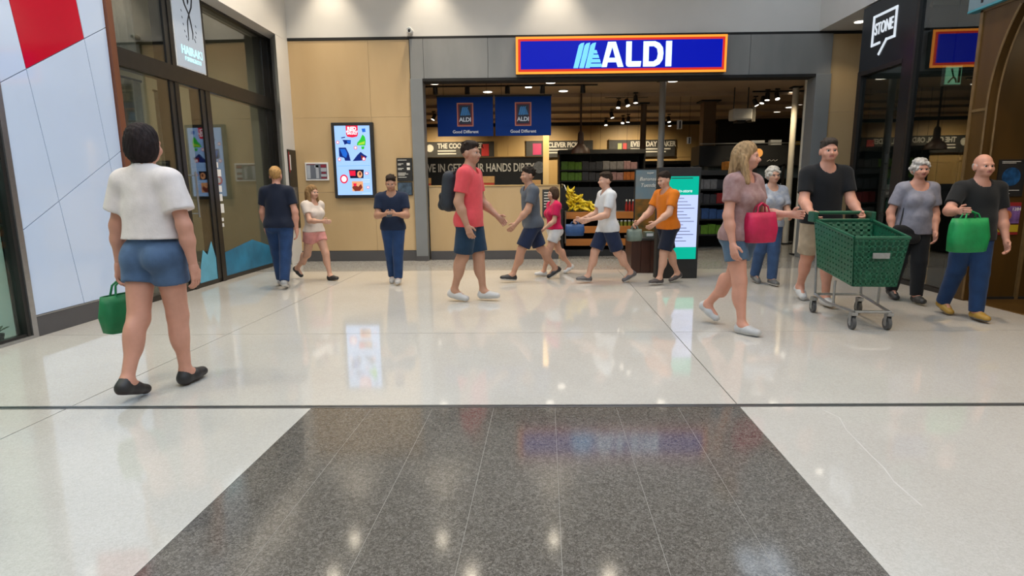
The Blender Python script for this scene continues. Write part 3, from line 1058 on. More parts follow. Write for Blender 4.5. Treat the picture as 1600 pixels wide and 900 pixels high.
# face strip split into quads so that it stays clean
m = MB()
prev = (6.46, 0.0)
for q in arc:
    m.prism([(4.985, 6.68, prev[1]), (4.985, 6.68, q[1]), (4.985, q[0], q[1]), (4.985, prev[0], prev[1])], (0.09, 0, 0))
    prev = q
m.box(4.985, 5.075, 4.2, 6.68, 3.06, 3.11)
m.build('arch_panel', M_oak, ta)
for off, w, nn in ((0.0, 0.012, 4.978), (0.07, 0.010, 5.03)):
    m = MB()
    m.tube([(nn, 6.46 - off, 0.02)] + [(nn, a - off, z) for a, z in arc], w, 6)
    m.build('arch_trim', M_oakedge, ta)
MB().box(4.972, 5.08, 6.66, 6.70, 0, 3.13).build('edge_post', M_oakedge, ta)
MB().box(4.975, 4.99, 6.46, 6.66, 2.07, 2.10).build('rail', M_oakedge, ta)
MB().box(4.972, 5.08, 4.2, 6.70, 3.11, 3.135).build('rail', M_oakedge, ta)
MB().box(5.0, 7.2, 6.53, 6.58, 0, 3.88).build('back_panel', M_oak, ta)
MB().box(5.0, 7.2, 6.515, 6.53, 0.0, 0.03).build('back_trim', M_dark, ta)
MB().box(5.60, 5.63, 6.50, 6.53, 0.0, 2.6).build('back_post', M_oakedge, ta)
MB().box(5.08, 9.4, 4.2, 6.55, 3.14, 3.3).build('soffit', M_oak, ta)
mb = MB().box(5.03, 9.4, -9, 4.2, 0, 3.9)
struct(mb.build('wall_right_near', M_white))
mb = MB().box(7.2, 7.3, 4.2, 6.55, 0, 3.2)
struct(mb.build('wall_right_niche', M_oak))
light('timber_shop_lamp', 'AREA', (6.2, 5.4, 3.1), 8, (1, 0.75, 0.45), 0.5)
# teal fascia over the arch
t = thing('teal_fascia_sign', 'pale teal lightbox fascia above the timber arch at the top right', 'sign', (5.0, 5.5, 3.15))
MB().box(4.93, 5.02, 4.2, 6.83, 3.155, 3.75).build('box', glow('teal_face', (0.28, 0.40, 0.46), 0.26), t)
MB().box(4.925, 5.02, 4.2, 6.83, 3.135, 3.157).build('lower_edge', pm('teal_edge', (0.05, 0.25, 0.32), 0.4), t)
text('lettering', 'r', (4.926, 6.62, 3.26), 0.2, M_ink, t, '-X', depth=0.003, bold=0.004)
# posters on the inner timber wall
t = thing('dark_poster', 'dark poster with a blue circular picture on the timber wall at right', 'poster', (5.39, 6.52, 1.155))
MB().box(5.24, 5.53, 6.518, 6.53, 1.155, 1.555).build('sheet', M_dark, t)
m = MB(); m.lathe((5.385, 6.518, 1.37), [(0.10, 0), (0.10, -0.003)], 24, 'Y'); m.build('picture', pm('blue_circle_print', (0.01, 0.06, 0.16), 0.4, noise=(14, 0.8)), t)
for z, w in ((1.53, .2), (1.515, .15), (1.22, .22), (1.185, .12)):
    MB().box(5.27, 5.27 + w, 6.5155, 6.518, z, z + 0.006).build('print_line', M_chalk, t)
t = thing('bright_poster', 'red and yellow poster with a purple middle on the timber wall at right', 'poster', (5.42, 6.52, 0.735))
MB().box(5.30, 5.54, 6.518, 6.53, 0.735, 1.09).build('sheet', pm('red_poster', (0.28, 0.02, 0.02), 0.45), t)
MB().box(5.30, 5.535, 6.515, 6.518, 0.86, 1.05).build('picture', pm('violet_print', (0.16, 0.08, 0.24), 0.45, noise=(10, 0.6)), t)
m = MB(); m.lathe((5.39, 6.515, 0.95), [(0.055, 0), (0.055, -0.003)], 20, 'Y'); m.build('picture', pm('orange_print', (0.42, 0.13, 0.05), 0.45, noise=(20, 0.5)), t)
MB().box(5.30, 5.535, 6.515, 6.518, 0.765, 0.845).build('print_band', pm('yellow_band', (0.46, 0.33, 0.02), 0.45), t)
MB().box(5.32, 5.53, 6.513, 6.515, 0.85, 0.858).build('print_line', M_dark, t)
text('lettering', '1284', (5.49, 6.514, 1.015), 0.05, M_chalk, t, depth=0.001)
# ------------------------------------------------------------------ supermarket shell
CS = 3.38
mb = MB().box(-4.5, 10.5, 10.6, 20.0, CS, CS + 0.3)
sc_ = struct(mb.build('ceiling_store', M_storeceil), 'brown supermarket ceiling with services')
for y in (11.6, 13.6, 15.2, 16.6, 18.2):
    MB().box(-4.2, 9.4, y, y + 0.12, CS - 0.07, CS).build('ceiling_beam', M_storeceil, sc_)
mb = MB().box(-4.5, 10.5, 19.5, 19.7, 0, 3.5)
wbk = struct(mb.build('wall_store_back', M_woodlit), 'warm lit plywood back wall of the supermarket')
for x in np.arange(-4.0, 9.0, 1.2):
    MB().box(x + 0.003, x + 1.197, 19.48, 19.5, 2.25, 3.30).build('wall_panel', M_woodlit, wbk)
MB().box(-4.5, 9.5, 19.44, 19.5, 3.28, 3.38).build('dark_cornice', M_dark, wbk)
mb = MB().box(-4.6, -4.4, 10.7, 19.6, 0, 3.5)
struct(mb.build('wall_store_left', M_woodlit))
mb = MB().box(9.3, 9.4, 10.7, 19.6, 0, 3.5)
struct(mb.build('wall_store_right', M_darkgrey))
mb = MB().box(6.25, 9.3, 18.9, 19.1, 0, 3.36)
struct(mb.build('wall_store_black', M_dark), 'black partition at the back right of the supermarket')
mb = MB().box(5.35, 9.4, 10.7, 10.8, 0, 3.5)
struct(mb.build('wall_store_return', M_darkgrey))
mb = MB().box(-4.5, -1.9, 10.72, 10.8, 0, 3.5)
struct(mb.build('wall_store_return_left', M_darkgrey))

# ------------------------------------------------------------------ hanging banners
M_bb = pm('banner_blue', (0.002, 0.036, 0.23), 0.5, noise=(2, 0.05), spec=0.15)
M_or = pm('banner_orange', (0.62, 0.22, 0.12), 0.4)
M_rd = pm('banner_red', (0.22, 0.006, 0.012), 0.4)
M_nv = pm('banner_navy', (0.004, 0.008, 0.03), 0.4)
M_sb = pm('banner_sky', (0.04, 0.25, 0.62), 0.4)
M_wt = pm('banner_white', (0.78, 0.82, 0.88), 0.4)


def banner(x0, x1, label):
    t = thing('hanging_banner', label, 'banner', ((x0 + x1) / 2, 11.3, 2.275), group='blue banners hanging in the entrance')
    MB().box(x0, x1, 11.29, 11.31, 2.275, 2.99).build('panel', M_bb, t)
    c = (x0 + x1) / 2 + 0.0
    MB().box(c - .155, c + .155, 11.284, 11.291, 2.455, 2.885).build('logo_border', M_or, t)
    MB().box(c - .135, c + .135, 11.280, 11.285, 2.475, 2.865).build('logo_border', M_rd, t)
    MB().box(c - .110, c + .110, 11.276, 11.281, 2.498, 2.842).build('logo_face', M_nv, t)
    k = 0.0042
    aldi_mark(t, lambda u, v: (c - 0.092 + u * k, 2.81 - v * k), 11.270, 0.006, M_sb)
    k2 = 0.00178
    aldi_small(t, c, M_wt)
    text('lettering', 'Good Different', (c, 11.286, 2.355), 0.078, M_wt, t, depth=0.002, bold=0.0015)
    MB().box(x0 - 0.01, x1 + 0.01, 11.285, 11.315, 2.99, 3.02).build('hanger_rail', M_dark, t)
    for x in (x0 + 0.12, x1 - 0.12):
        MB().tube([(x, 11.3, 3.02), (x, 11.3, CS)], 0.004, 6).build('hanger_wire', M_dark, t)


def aldi_small(t, c, mat):
    text('lettering', 'ALDI', (c, 11.273, 2.575), 0.105, mat, t, depth=0.002, bold=0.003)


banner(-1.56, -0.505, 'blue ALDI Good Different banner hanging next to the left grey column')
banner(-0.465, 0.59, 'blue ALDI Good Different banner hanging nearer the middle of the entrance')

# ------------------------------------------------------------------ plywood counter and board behind it
t = thing('display_counter', 'pale plywood counter front just inside the entrance', 'counter', (-0.5, 10.75, 0))
MB().box(-1.66, 0.70, 10.62, 10.66, 0.16, 1.34).build('front_panel', M_wood, t)
MB().box(-1.66, 0.70, 10.66, 11.2, 0.0, 1.30).build('body', M_darkgrey, t)
MB().box(-1.66, 0.70, 10.60, 10.66, 0.0, 0.16).build('plinth', M_base, t)
MB().box(-1.66, 0.72, 10.605, 11.2, 1.335, 1.355).build('top', M_woodlit, t)
MB().box(0.70, 0.72, 10.61, 11.2, 0.0, 1.34).build('end_panel', M_woodlit, t)
t = thing('counter_notice', 'dark notice with small text on the plywood counter', 'notice', (0.52, 10.61, 0.76))
MB().box(0.40, 0.65, 10.605, 10.62, 0.76, 1.265).build('board', M_darkgrey, t)
for i in range(6):
    MB().box(0.43, 0.43 + 0.05 * (2 + i % 3), 10.602, 10.606, 1.20 - i * 0.05, 1.215 - i * 0.05).build('print_line', M_chalk, t)

t = thing('chalk_board', 'long black board with chalk lettering GIVE IN GET YOUR HANDS DIRTY', 'board', (-0.8, 13.05, 0.0))
MB().box(-2.6, 0.60, 13.0, 13.08, 0.9, 1.96).build('board', M_dark, t)
MB().box(-2.6, 0.60, 12.99, 13.09, 1.96, 1.98).build('top_edge', M_oakedge, t)
for x in (-2.5, 0.5):
    MB().box(x - .03, x + .03, 13.02, 13.06, 0, 0.9).build('leg', M_dark, t)
text('lettering', 'GIVE IN GET YOUR HANDS DIRTY', (-0.95, 12.992, 1.735), 0.25, M_chalk, t, depth=0.003, bold=0.004, xs=0.66)
MB().lathe((0.42, 13.0, 1.74), [(0.13, 0), (0.13, -0.006)], 24, 'Y').build('round_print', pm('grey_round_print', (0.16, 0.17, 0.18), 0.6, noise=(30, 0.3)), t)
M_carton = pm('carton_brown', (0.42, 0.24, 0.08), 0.6, noise=(12, 0.1))
M_cartonr = pm('carton_red', (0.34, 0.03, 0.01), 0.5)
boxes = [(-0.72, 0.24, .12, M_carton, 'brown carton on the counter in front of the chalk board'), (-1.78, 0.10, .10, M_carton, 'small brown carton at the left end of the counter')]
for x, w, h, mm_, lb in boxes:
    t = thing('carton', lb, 'box', (x, 10.95, 1.355))
    m = MB(); m.box(x, x + w, 10.85, 11.05, 1.395, 1.395 + h); m.build('lid', mm_, t, bevel=0.004)
    m = MB(); m.box(x + .004, x + w - .004, 10.854, 11.046, 1.355, 1.395); m.build('tray', M_cartonr, t)
tag(MB().box(0.18, 0.38, 10.82, 11.0, 1.355, 1.44).build('produce_tray', M_carton, bevel=0.004), 'orange brown tray at the right end of the counter', 'tray')

# lit timber post
t = thing('timber_post', 'bright pale timber post standing behind the counter', 'post', (0.53, 12.0, 0))
MB().box(0.465, 0.585, 11.95, 12.07, 0, 2.66).build('shaft', M_woodlit, t, bevel=0.003)
MB().box(0.44, 0.61, 11.925, 12.095, 0, 0.04).build('base', M_dark, t)

# ------------------------------------------------------------------ category signs on the back wall
def cat_sign(label, x0, x1, head, hx, sub, hs):
    t = thing('category_sign', label, 'sign', ((x0 + x1) / 2, 19.4, 2.27), group='black category signs on the back wall')
    MB().box(x0, x1, 19.36, 19.43, 2.27, 2.80).build('board', M_darkgrey, t)
    text('lettering', head, (hx, 19.355, 2.66), hs, M_chalk, t, depth=0.003, bold=0.008, align='LEFT', xs=0.8)
    for i, (a, b) in enumerate(sub):
        MB().box(a, b, 19.352, 19.36, 2.49 - i * 0.09, 2.53 - i * 0.09).build('print_line', M_chalk, t)
    MB().box(x0, x1, 19.33, 19.44, 2.80, 2.83).build('light_ledge', M_woodlit, t)
    return t


def round_pic(t, x, z, r, mat, n=18):
    MB().lathe((x, 19.358, z), [(r, 0), (r, -0.008)], n, 'Y').build('picture', mat, t)


M_cream = pm('cream_print', (0.70, 0.69, 0.60), 0.5)
M_redp = pm('red_print', (0.55, 0.03, 0.03), 0.5)
M_pink = pm('pink_print', (0.50, 0.01, 0.12), 0.5)
M_limep = pm('lime_print', (0.40, 0.45, 0.18), 0.5)
t = cat_sign('black category sign with white fruit and COOL lettering behind the left banner', -3.3, -0.85, 'THE COOL ORDER', -2.70, ((-2.70, -2.10), (-2.70, -2.09)), 0.22)
round_pic(t, -2.95, 2.60, 0.12, M_cream); round_pic(t, -3.14, 2.48, 0.10, M_cream)
MB().box(-1.26, -1.02, 19.352, 19.36, 2.34, 2.72).build('picture', M_redp, t)
t = cat_sign('black category sign with a pink picture behind the timber post', 0.20, 2.38, 'CLEVER PICKS', 0.92, ((0.92, 1.56), (0.92, 1.50)), 0.21)
MB().box(0.42, 0.70, 19.352, 19.36, 2.36, 2.72).build('picture', M_pink, t)
t = cat_sign('black category sign with red and green ice lollies seen between two poles', 2.90, 5.05, 'EVERYDAY MAKER', 3.60, ((3.60, 4.9), (3.85, 4.75)), 0.22)
for x, mm_ in ((3.25, M_limep), (3.42, M_redp)):
    MB().box(x - .065, x + .065, 19.352, 19.36, 2.46, 2.70).build('picture', mm_, t)
    MB().box(x - .015, x + .015, 19.352, 19.36, 2.36, 2.46).build('picture', M_cream, t)
round_pic(t, 3.08, 2.42, 0.07, M_cream)

# ------------------------------------------------------------------ gondola shelving with packets
rp_ = random.Random(3)
PK = [('green_packet', (0.10, 0.22, 0.015)), ('white_packet', (0.42, 0.42, 0.42)), ('rose_packet', (0.34, 0.20, 0.20)), ('orange_packet', (0.45, 0.14, 0.03)), ('dark_packet', (0.04, 0.04, 0.045)), ('grey_packet', (0.20, 0.19, 0.19)), ('red_packet', (0.30, 0.02, 0.02)), ('blue_packet', (0.03, 0.08, 0.22))]
PKM = {n: pm(n, c, 0.4, noise=(15, 0.25)) for n, c in PK}


def gondola(label, x0, x1, y0, y1, h, zs, rows):
    t = thing('shelving_unit', label, 'shelving', ((x0 + x1) / 2, (y0 + y1) / 2, 0))
    MB().box(x0, x1, y1 - 0.03, y1, 0, h).build('back_panel', M_dark, t)
    for x in (x0, x1 - 0.03):
        MB().box(x, x + 0.03, y0, y1, 0, h).build('side_panel', M_dark, t)
    for z in zs:
        MB().box(x0 + 0.03, x1 - 0.03, y0, y1 - 0.03, z - 0.03, z).build('shelf', M_dark, t)
    MB().box(x0, x1, y0 - 0.01, y1, h - 0.10, h).build('header', M_darkgrey, t)
    for z, w, hh, names, lab in rows:
        x = x0 + 0.05
        proto = {}
        while x + w < x1 - 0.04:
            nm = names[int((x - x0) / w / 3) % len(names)] if len(names) > 1 else names[0]
            k = rp_.uniform(0.85, 1.0)
            if nm in proto:
                copy_tree(proto[nm], loc=(x + w / 2, y0 + 0.12, z), scale=(1, 1, k))
            else:
                o = MB().box(x + .004, x + w - .004, y0 + 0.02, y0 + 0.22, z, z + hh).build('packet', PKM[nm], bevel=0.006)
                tag(o, lab % nm.replace('_packet', ''), 'packet', nm.split('_')[0] + ' goods' + lab[lab.index(' on '):])
                proto[nm] = o
            x += w


gondola('black shelving with green and white packets behind the banana stand', 0.95, 3.05, 14.4, 15.0, 2.20, (0.55, 0.98, 1.46, 1.72),
        [(1.46, 0.17, 0.21, ['green_packet', 'dark_packet', 'rose_packet', 'orange_packet'], '%s packet on the upper middle shelf behind the banana stand'),
         (1.72, 0.17, 0.20, ['green_packet', 'dark_packet', 'grey_packet', 'rose_packet'], '%s packet on the top shelf behind the banana stand'),
         (0.98, 0.22, 0.30, ['grey_packet', 'white_packet'], '%s packet on the lower middle shelf behind the banana stand')])
gondola('low black shelving far behind the totem, under the ice lolly sign', 3.2, 5.3, 17.6, 18.2, 2.05, (0.5, 0.95, 1.35, 1.65),
        [(1.65, 0.26, 0.22, ['grey_packet', 'white_packet', 'dark_packet'], '%s carton on the far shelf under the ice lolly sign'),
         (1.35, 0.26, 0.20, ['dark_packet', 'grey_packet', 'red_packet'], '%s carton on the far lower shelf under the ice lolly sign')])
gondola('black shelving of mixed goods right of the totem screen', 2.78, 4.6, 12.2, 12.8, 1.62, (0.3, 0.62, 0.94, 1.24),
        [(1.24, 0.14, 0.20, ['dark_packet', 'rose_packet', 'grey_packet'], '%s packet on the top shelf right of the totem screen'),
         (0.94, 0.14, 0.22, ['red_packet', 'rose_packet', 'dark_packet'], '%s packet on the second shelf right of the totem screen'),
         (0.62, 0.16, 0.22, ['grey_packet', 'dark_packet', 'blue_packet'], '%s packet on the third shelf right of the totem screen'),
         (0.30, 0.16, 0.22, ['green_packet', 'dark_packet'], '%s packet on the bottom shelf right of the totem screen')])
gondola('tall dark shelving at the far left of the store', -4.2, -2.7, 15.5, 16.1, 1.9, (0.5, 1.0, 1.45),
        [(1.45, 0.2, 0.22, ['dark_packet', 'orange_packet'], '%s packet on the far left store shelf')])

# ------------------------------------------------------------------ banana stand
t = thing('banana_stand', 'black produce stand with three orange timber crates', 'stand', (1.55, 11.3, 0))
for x in (0.79, 2.31):
    MB().box(x - .025, x + .025, 10.98, 11.7, 0, 0.90).build('side_frame', M_dark, t)
MB().tube([(0.85, 10.98, 0.25), (0.85, 10.98, 0.86)], 0.015, 8).build('upright_tube', M_chrome, t)
MB().box(0.79, 2.31, 11.66, 11.72, 0, 1.30).build('back_panel', M_dark, t)
M_crate = pm('orange_timber', (0.36, 0.12, 0.018), 0.45, col2=(0.44, 0.16, 0.03), noise=(4, 0.2), stretch=(0.4, 1, 3))
for z in (0.20, 0.44, 0.71):
    MB().box(0.86, 2.27, 11.0, 11.03, z, z + 0.13).build('crate_front', M_crate, t, bevel=0.003)
    MB().box(0.86, 2.27, 11.03, 11.65, z, z + 0.02).build('crate_base', M_crate, t)
MB().box(0.86, 2.27, 11.02, 11.66, 0.70, 0.84).build('tray_bed', M_darkgrey, t)
MB().box(0.82, 2.3, 10.99, 11.7, 0.0, 0.12).build('plinth', M_dark, t)
MB().tube([(0.80, 11.3, 1.30), (0.80, 11.25, 1.36), (0.83, 11.05, 1.34), (0.86, 10.98, 1.24)], 0.012, 8).build('hook', M_chrome, t)

M_ban = pm('banana_yellow', (0.80, 0.56, 0.012), 0.45, col2=(0.70, 0.58, 0.04), noise=(9, 0.2))
M_bang = pm('banana_green_tip', (0.14, 0.18, 0.02), 0.5)


def banana_mesh():
    m = MB()
    pts, rs = [], []
    for i in range(8):
        a = -1.0 + 2.0 * i / 7
        pts.append((0.105 * math.sin(a), 0, 0.105 * (1 - math.cos(a)) + 0.02))
        rs.append([.008, .018, .023, .025, .025, .022, .015, .006][i])
    m.tube(pts, rs, 6)
    return m


BSP = [(0.95 + 0.095 * (i % 6), 11.12 + 0.075 * (i // 6 % 3), 0) for i in range(0)]
b0 = None
rb = random.Random(11)
heap = []
for lay, (nx, x0, x1) in enumerate(((9, 0.93, 1.52), (8, 0.92, 1.42), (6, 0.90, 1.26), (5, 0.90, 1.16), (4, 0.90, 1.08), (3, 0.90, 1.0))):
    for ry in range(2 if lay < 4 else 1):
        for i in range(nx):
            heap.append((x0 + (x1 - x0) * (i + .5) / nx, 11.10 + 0.13 * ry + 0.03 * lay + rb.uniform(-.02, .02), 0.865 + lay * 0.068 + rb.uniform(0, .02)))
for p in heap:
    rot = (rb.uniform(-1.3, 1.3), rb.uniform(-0.7, 0.7), rb.uniform(0, 6.28))
    if b0 is None:
        b0 = banana_mesh().build('banana', M_ban, None, smooth=True, local=True)
        b0.location, b0.rotation_euler = p, rot
        tag(b0, 'ripe yellow banana in the heap on the produce stand', 'banana', 'bananas heaped on the produce stand')
        st = MB().tube([(0.087, 0, 0.066), (0.105, 0, 0.088)], [.006, .005], 6).build('stem', M_bang, b0, local=True)
    else:
        copy_tree(b0, loc=p, rot=rot)

# red sauce bottles and small jars on the stand
M_sauce = pm('red_sauce', (0.30, 0.02, 0.012), 0.2)
bt = None
for i in range(4):
    p = (2.02 + 0.062 * i, 11.12, 0.84)
    if bt is None:
        bt = thing('sauce_bottle', 'red sauce bottle with a pale cap on the produce stand', 'bottle', p, group='sauce bottles on the produce stand')
        MB().lathe(p, [(.026, 0), (.027, .11), (.012, .16), (.012, .19)], 12).build('glass_body', M_sauce, bt, smooth='auto')
        MB().lathe((p[0], p[1], p[2] + .19), [(.014, 0), (.014, .03), (.011, .033)], 10).build('cap', M_cream, bt)
    else:
        copy_tree(bt, loc=p)
jr = None
M_jar = pm('olive_jar', (0.16, 0.17, 0.02), 0.2, noise=(20, 0.3))
for i in range(9):
    p = (1.62 + 0.075 * i, 11.05, 0.57)
    if jr is None:
        jr = thing('jar', 'small olive green jar with a white lid in the middle crate', 'jar', p, group='jars in the middle crate')
        MB().lathe(p, [(.03, 0), (.031, .07), (.024, .085)], 12).build('glass_body', M_jar, jr, smooth='auto')
        MB().lathe((p[0], p[1], p[2] + .085), [(.027, 0), (.027, .018)], 12).build('lid', M_paper, jr)
    else:
        copy_tree(jr, loc=p)

# grey price cards behind the bananas
for i, (x, w) in enumerate(((1.20, .26), (1.52, .16), (1.75, .14), (2.32, .20), (2.58, .17))):
    t = thing('price_card', ['wide grey price card hanging over the bananas', 'grey price card second from the bananas', 'small grey price card in the middle of the hanging row', 'grey price card with a green strip near the poster', 'pale price card at the right end of the hanging row'][i], 'sign', (x + w / 2, 13.45, 1.03))
    MB().box(x, x + w, 13.44, 13.455, 1.03, 1.30).build('card', pm('price_card_grey', (0.30, 0.31, 0.32), 0.5, noise=(12, 0.3)), t)
    MB().box(x + .02, x + w - .02, 13.434, 13.441, 1.07, 1.13).build('strip', PKM['green_packet'] if i == 3 else M_paper, t)
    MB().tube([(x + w / 2, 13.45, 1.30), (x + w / 2, 13.45, CS)], 0.003, 5).build('hanger_wire', M_dark, t)

# ------------------------------------------------------------------ poles and columns in the store
def pole(label, x, y, w, mat, z1=CS, round_=True):
    t = thing('store_pole', label, 'column', (x, y, 0))
    if round_:
        MB().lathe((x, y, 0), [(w / 2, 0.03), (w / 2, z1 - 0.0)], 16).build('shaft', mat, t, smooth='auto')
    else:
        MB().box(x - w / 2, x + w / 2, y - w / 2, y + w / 2, 0.03, z1).build('shaft', mat, t)
    MB().box(x - w * .8, x + w * .8, y - w * .8, y + w * .8, 0, 0.03).build('base_plate', M_dark, t)
    MB().box(x - w * .8, x + w * .8, y - w * .8, y + w * .8, z1 - 0.03, z1).build('cap_plate', M_dark, t)


pole('brown steel pole in front of the ice lolly sign', 3.14, 15.2, 0.15, pm('brown_steel', (0.17, 0.11, 0.07), 0.45))
pole('grey steel pole beside the brown pole', 2.845, 12.0, 0.13, pm('grey_steel', (0.26, 0.25, 0.235), 0.45))
pole('cream steel pole near the right jamb', 5.93, 13.0, 0.13, pm('cream_steel', (0.72, 0.66, 0.54), 0.4))
pole('cream steel post against the right jamb of the entrance', 5.20, 10.95, 0.10, pm('cream_steel', (0.72, 0.66, 0.54), 0.4))
pole('wide brown square column in the middle of the store', 4.70, 15.0, 0.30, pm('brown_column', (0.15, 0.085, 0.04), 0.5), round_=False)

# ------------------------------------------------------------------ glass cabinets on the right
t = thing('chiller_cabinet', 'black chiller cabinet with grey glass doors at the right of the store', 'fridge', (5.3, 14.0, 0))
MB().box(4.15, 6.75, 13.75, 14.4, 0, 0.42).build('plinth', M_dark, t)
MB().box(4.15, 6.75, 13.75, 14.4, 1.78, 2.22).build('header', M_dark, t)
MB().box(4.15, 6.75, 14.34, 14.4, 0.42, 1.78).build('back', pm('chiller_back', (0.30, 0.31, 0.30), 0.5), t)
for i in range(4):
    x0 = 4.17 + i * 0.645
    d = MB().box(x0 + .03, x0 + 0.615, 13.74, 13.752, 0.46, 1.75).build('door', glass('chiller_glass', (0.55, 0.58, 0.56), 1.7), t)
    m = MB()
    m.box(x0, x0 + .03, 13.72, 13.76, 0.42, 1.78); m.box(x0 + .615, x0 + .645, 13.72, 13.76, 0.42, 1.78)
    m.box(x0, x0 + .645, 13.72, 13.76, 0.42, 0.46); m.box(x0, x0 + .645, 13.72, 13.76, 1.75, 1.78)
    m.build('door_frame', M_black, d)
    MB().tube([(x0 + .58, 13.69, 0.9), (x0 + .58, 13.69, 1.35)], 0.01, 6).build('handle', M_chrome, d)
for z in (0.8, 1.15, 1.45):
    MB().box(4.2, 6.7, 13.85, 14.33, z, z + 0.02).build('shelf', M_chrome, t)
MB().tube([(4.15, 13.73, 2.26), (6.75, 13.73, 2.26)], 0.012, 6).build('top_rail', M_chrome, t)
MB().tube([(5.72 + 0.03 * i, 13.745, 1.87 + 0.018 * ((i * 7) % 3 - 1)) for i in range(9)], 0.006, 5).build('script_mark', M_chalk, t)
light('chiller_lamp', 'AREA', (5.45, 13.9, 1.73), 5, (0.95, 1, 0.98), 2.2, 0.1)
tag(MB().lathe((5.50, 13.735, 2.04), [(0.10, 0), (0.10, -0.02), (0.06, -0.03)], 20, 'Y').build('round_sign', glow('amber_disc', (1.0, 0.42, 0.10), 0.7)), 'small amber heart shaped disc on the chiller header', 'sign')
tag(MB().box(5.36, 5.66, 13.80, 13.95, 2.275, 2.33).build('white_carton', M_paper, bevel=0.004), 'flat white carton on top of the chiller', 'box')
tag(MB().box(5.80, 6.05, 13.80, 13.95, 2.22, 2.34).build('white_carton', M_paper, bevel=0.004), 'upright pale carton on top of the chiller', 'box')
tag(MB().box(6.30, 6.60, 13.8, 14.0, 2.22, 2.30).build('yellow_carton', pm('yellow_carton', (0.50, 0.33, 0.06), 0.5), bevel=0.004), 'yellow carton on top of the chiller at its right end', 'box')

# hanging unit, exit sign, pendant, aisle tags, orange crate
t = thing('air_unit', 'grey boxy unit hanging from the store ceiling on the right', 'air conditioner', (4.78, 13.0, 2.66))
MB().box(4.56, 4.98, 12.85, 13.15, 2.69, 2.93).build('casing', pm('grey_casing', (0.60, 0.59, 0.56), 0.45), t, bevel=0.03)
MB().box(4.98, 5.06, 12.9, 13.15, 2.66, 2.96).build('side_duct', pm('taupe_duct', (0.12, 0.11, 0.09), 0.5), t)
MB().box(4.66, 4.86, 12.9, 13.1, 2.64, 2.69).build('lens_box', M_dark, t)
for x in (4.62, 4.92):
    MB().tube([(x, 13.0, 2.93), (x, 13.0, CS)], 0.012, 6).build('hanger_rod', M_dark, t)
t = thing('exit_sign', 'tiny green lit exit sign far inside the store', 'sign', (5.48, 17.0, 2.74))
MB().box(5.42, 5.54, 16.98, 17.02, 2.74, 2.92).build('case', M_dark, t)
MB().box(5.44, 5.52, 16.972, 16.981, 2.77, 2.89).build('lit_face', glow('exit_green', (0.02, 0.5, 0.2), 1.2), t)
MB().tube([(5.48, 17.0, 2.92), (5.48, 17.0, CS)], 0.006, 5).build('hanger_rod', M_dark, t)
for lb, x, z, s in (('white and blue aisle flag hanging right of the grey pole', 3.735, 2.72, 0.10), ('white aisle flag hanging lower beside the brown column', 3.97, 2.36, 0.075)):
    t = thing('aisle_flag', lb, 'sign', (x, 14.0, z - s))
    MB().box(x - s * .6, x + s * .6, 13.99, 14.01, z - s, z + s).build('flag', M_paper, t)
    MB().box(x - s * .1, x + s * .25, 13.984, 13.991, z - s * .9, z + s * .8).build('print', M_nv, t)
    MB().tube([(x, 14.0, z + s), (x, 14.0, CS)], 0.004, 5).build('hanger_wire', M_dark, t)
t = thing('pendant_lamp', 'dark brown bell shaped pendant lamp in the middle of the store', 'lamp', (1.38, 13.5, 2.05))
MB().tube([(1.38, 13.5, 2.52), (1.38, 13.5, CS)], 0.022, 8).build('stem', pm('lamp_brown', (0.05, 0.022, 0.012), 0.5), t)
MB().lathe((1.38, 13.5, 2.05), [(0.22, 0.0), (0.20, 0.10), (0.075, 0.22), (0.065, 0.45), (0.03, 0.50)], 24).build('shade', MATS['lamp_brown'], t, smooth='auto')
MB().lathe((1.38, 13.5, 2.045), [(0.20, 0.0), (0.20, 0.004)], 24).build('opening', M_darkgrey, t)
m = thing('orange_basket', 'bright orange basket on the shelving by the brown column', 'basket', (4.45, 12.5, 1.62))
MB().box(4.28, 4.56, 12.35, 12.6, 1.62, 1.80).build('body', pm('orange_plastic', (0.55, 0.18, 0.01), 0.4, noise=(14, 0.3)), m, bevel=0.02)
MB().tube([(4.28, 12.47, 1.80), (4.33, 12.47, 1.87), (4.51, 12.47, 1.87), (4.56, 12.47, 1.80)], 0.01, 6).build('handle', M_dark, m)

# ------------------------------------------------------------------ poster stand, totem screen, timber table in the entrance
t = thing('poster_stand', 'tall poster stand with an autumn picture left of the totem screen', 'poster', (2.08, 9.62, 0))
MB().box(1.87, 2.29, 9.6, 9.64, 0.28, 1.585).build('panel', M_dark, t)
pp = pm('grey_sky_print', (0.20, 0.21, 0.20), 0.45, col2=(0.12, 0.20, 0.25), noise=(3, 0.3))
MB().box(1.885, 2.275, 9.592, 9.601, 1.10, 1.565).build('sky_print', pp, t)
MB().box(1.885, 2.275, 9.592, 9.601, 0.30, 1.10).build('autumn_print', pm('autumn_print', (0.28, 0.11, 0.01), 0.45, col2=(0.05, 0.05, 0.015), noise=(9, 0.5)), t)
text('lettering', 'Bananas', (2.08, 9.588, 1.42), 0.085, M_chalk, t, depth=0.002, shear=0.25)
text('lettering', 'Tuesday', (2.10, 9.588, 1.32), 0.085, M_chalk, t, depth=0.002, shear=0.25)
text('lettering', 'super', (2.12, 9.588, 1.52), 0.05, M_chalk, t, depth=0.002)
MB().box(1.95, 2.2, 9.5, 9.75, 0, 0.03).build('foot', M_dark, t)
MB().tube([(2.08, 9.62, 0.03), (2.08, 9.62, 0.3)], 0.02, 8).build('stem', M_dark, t)

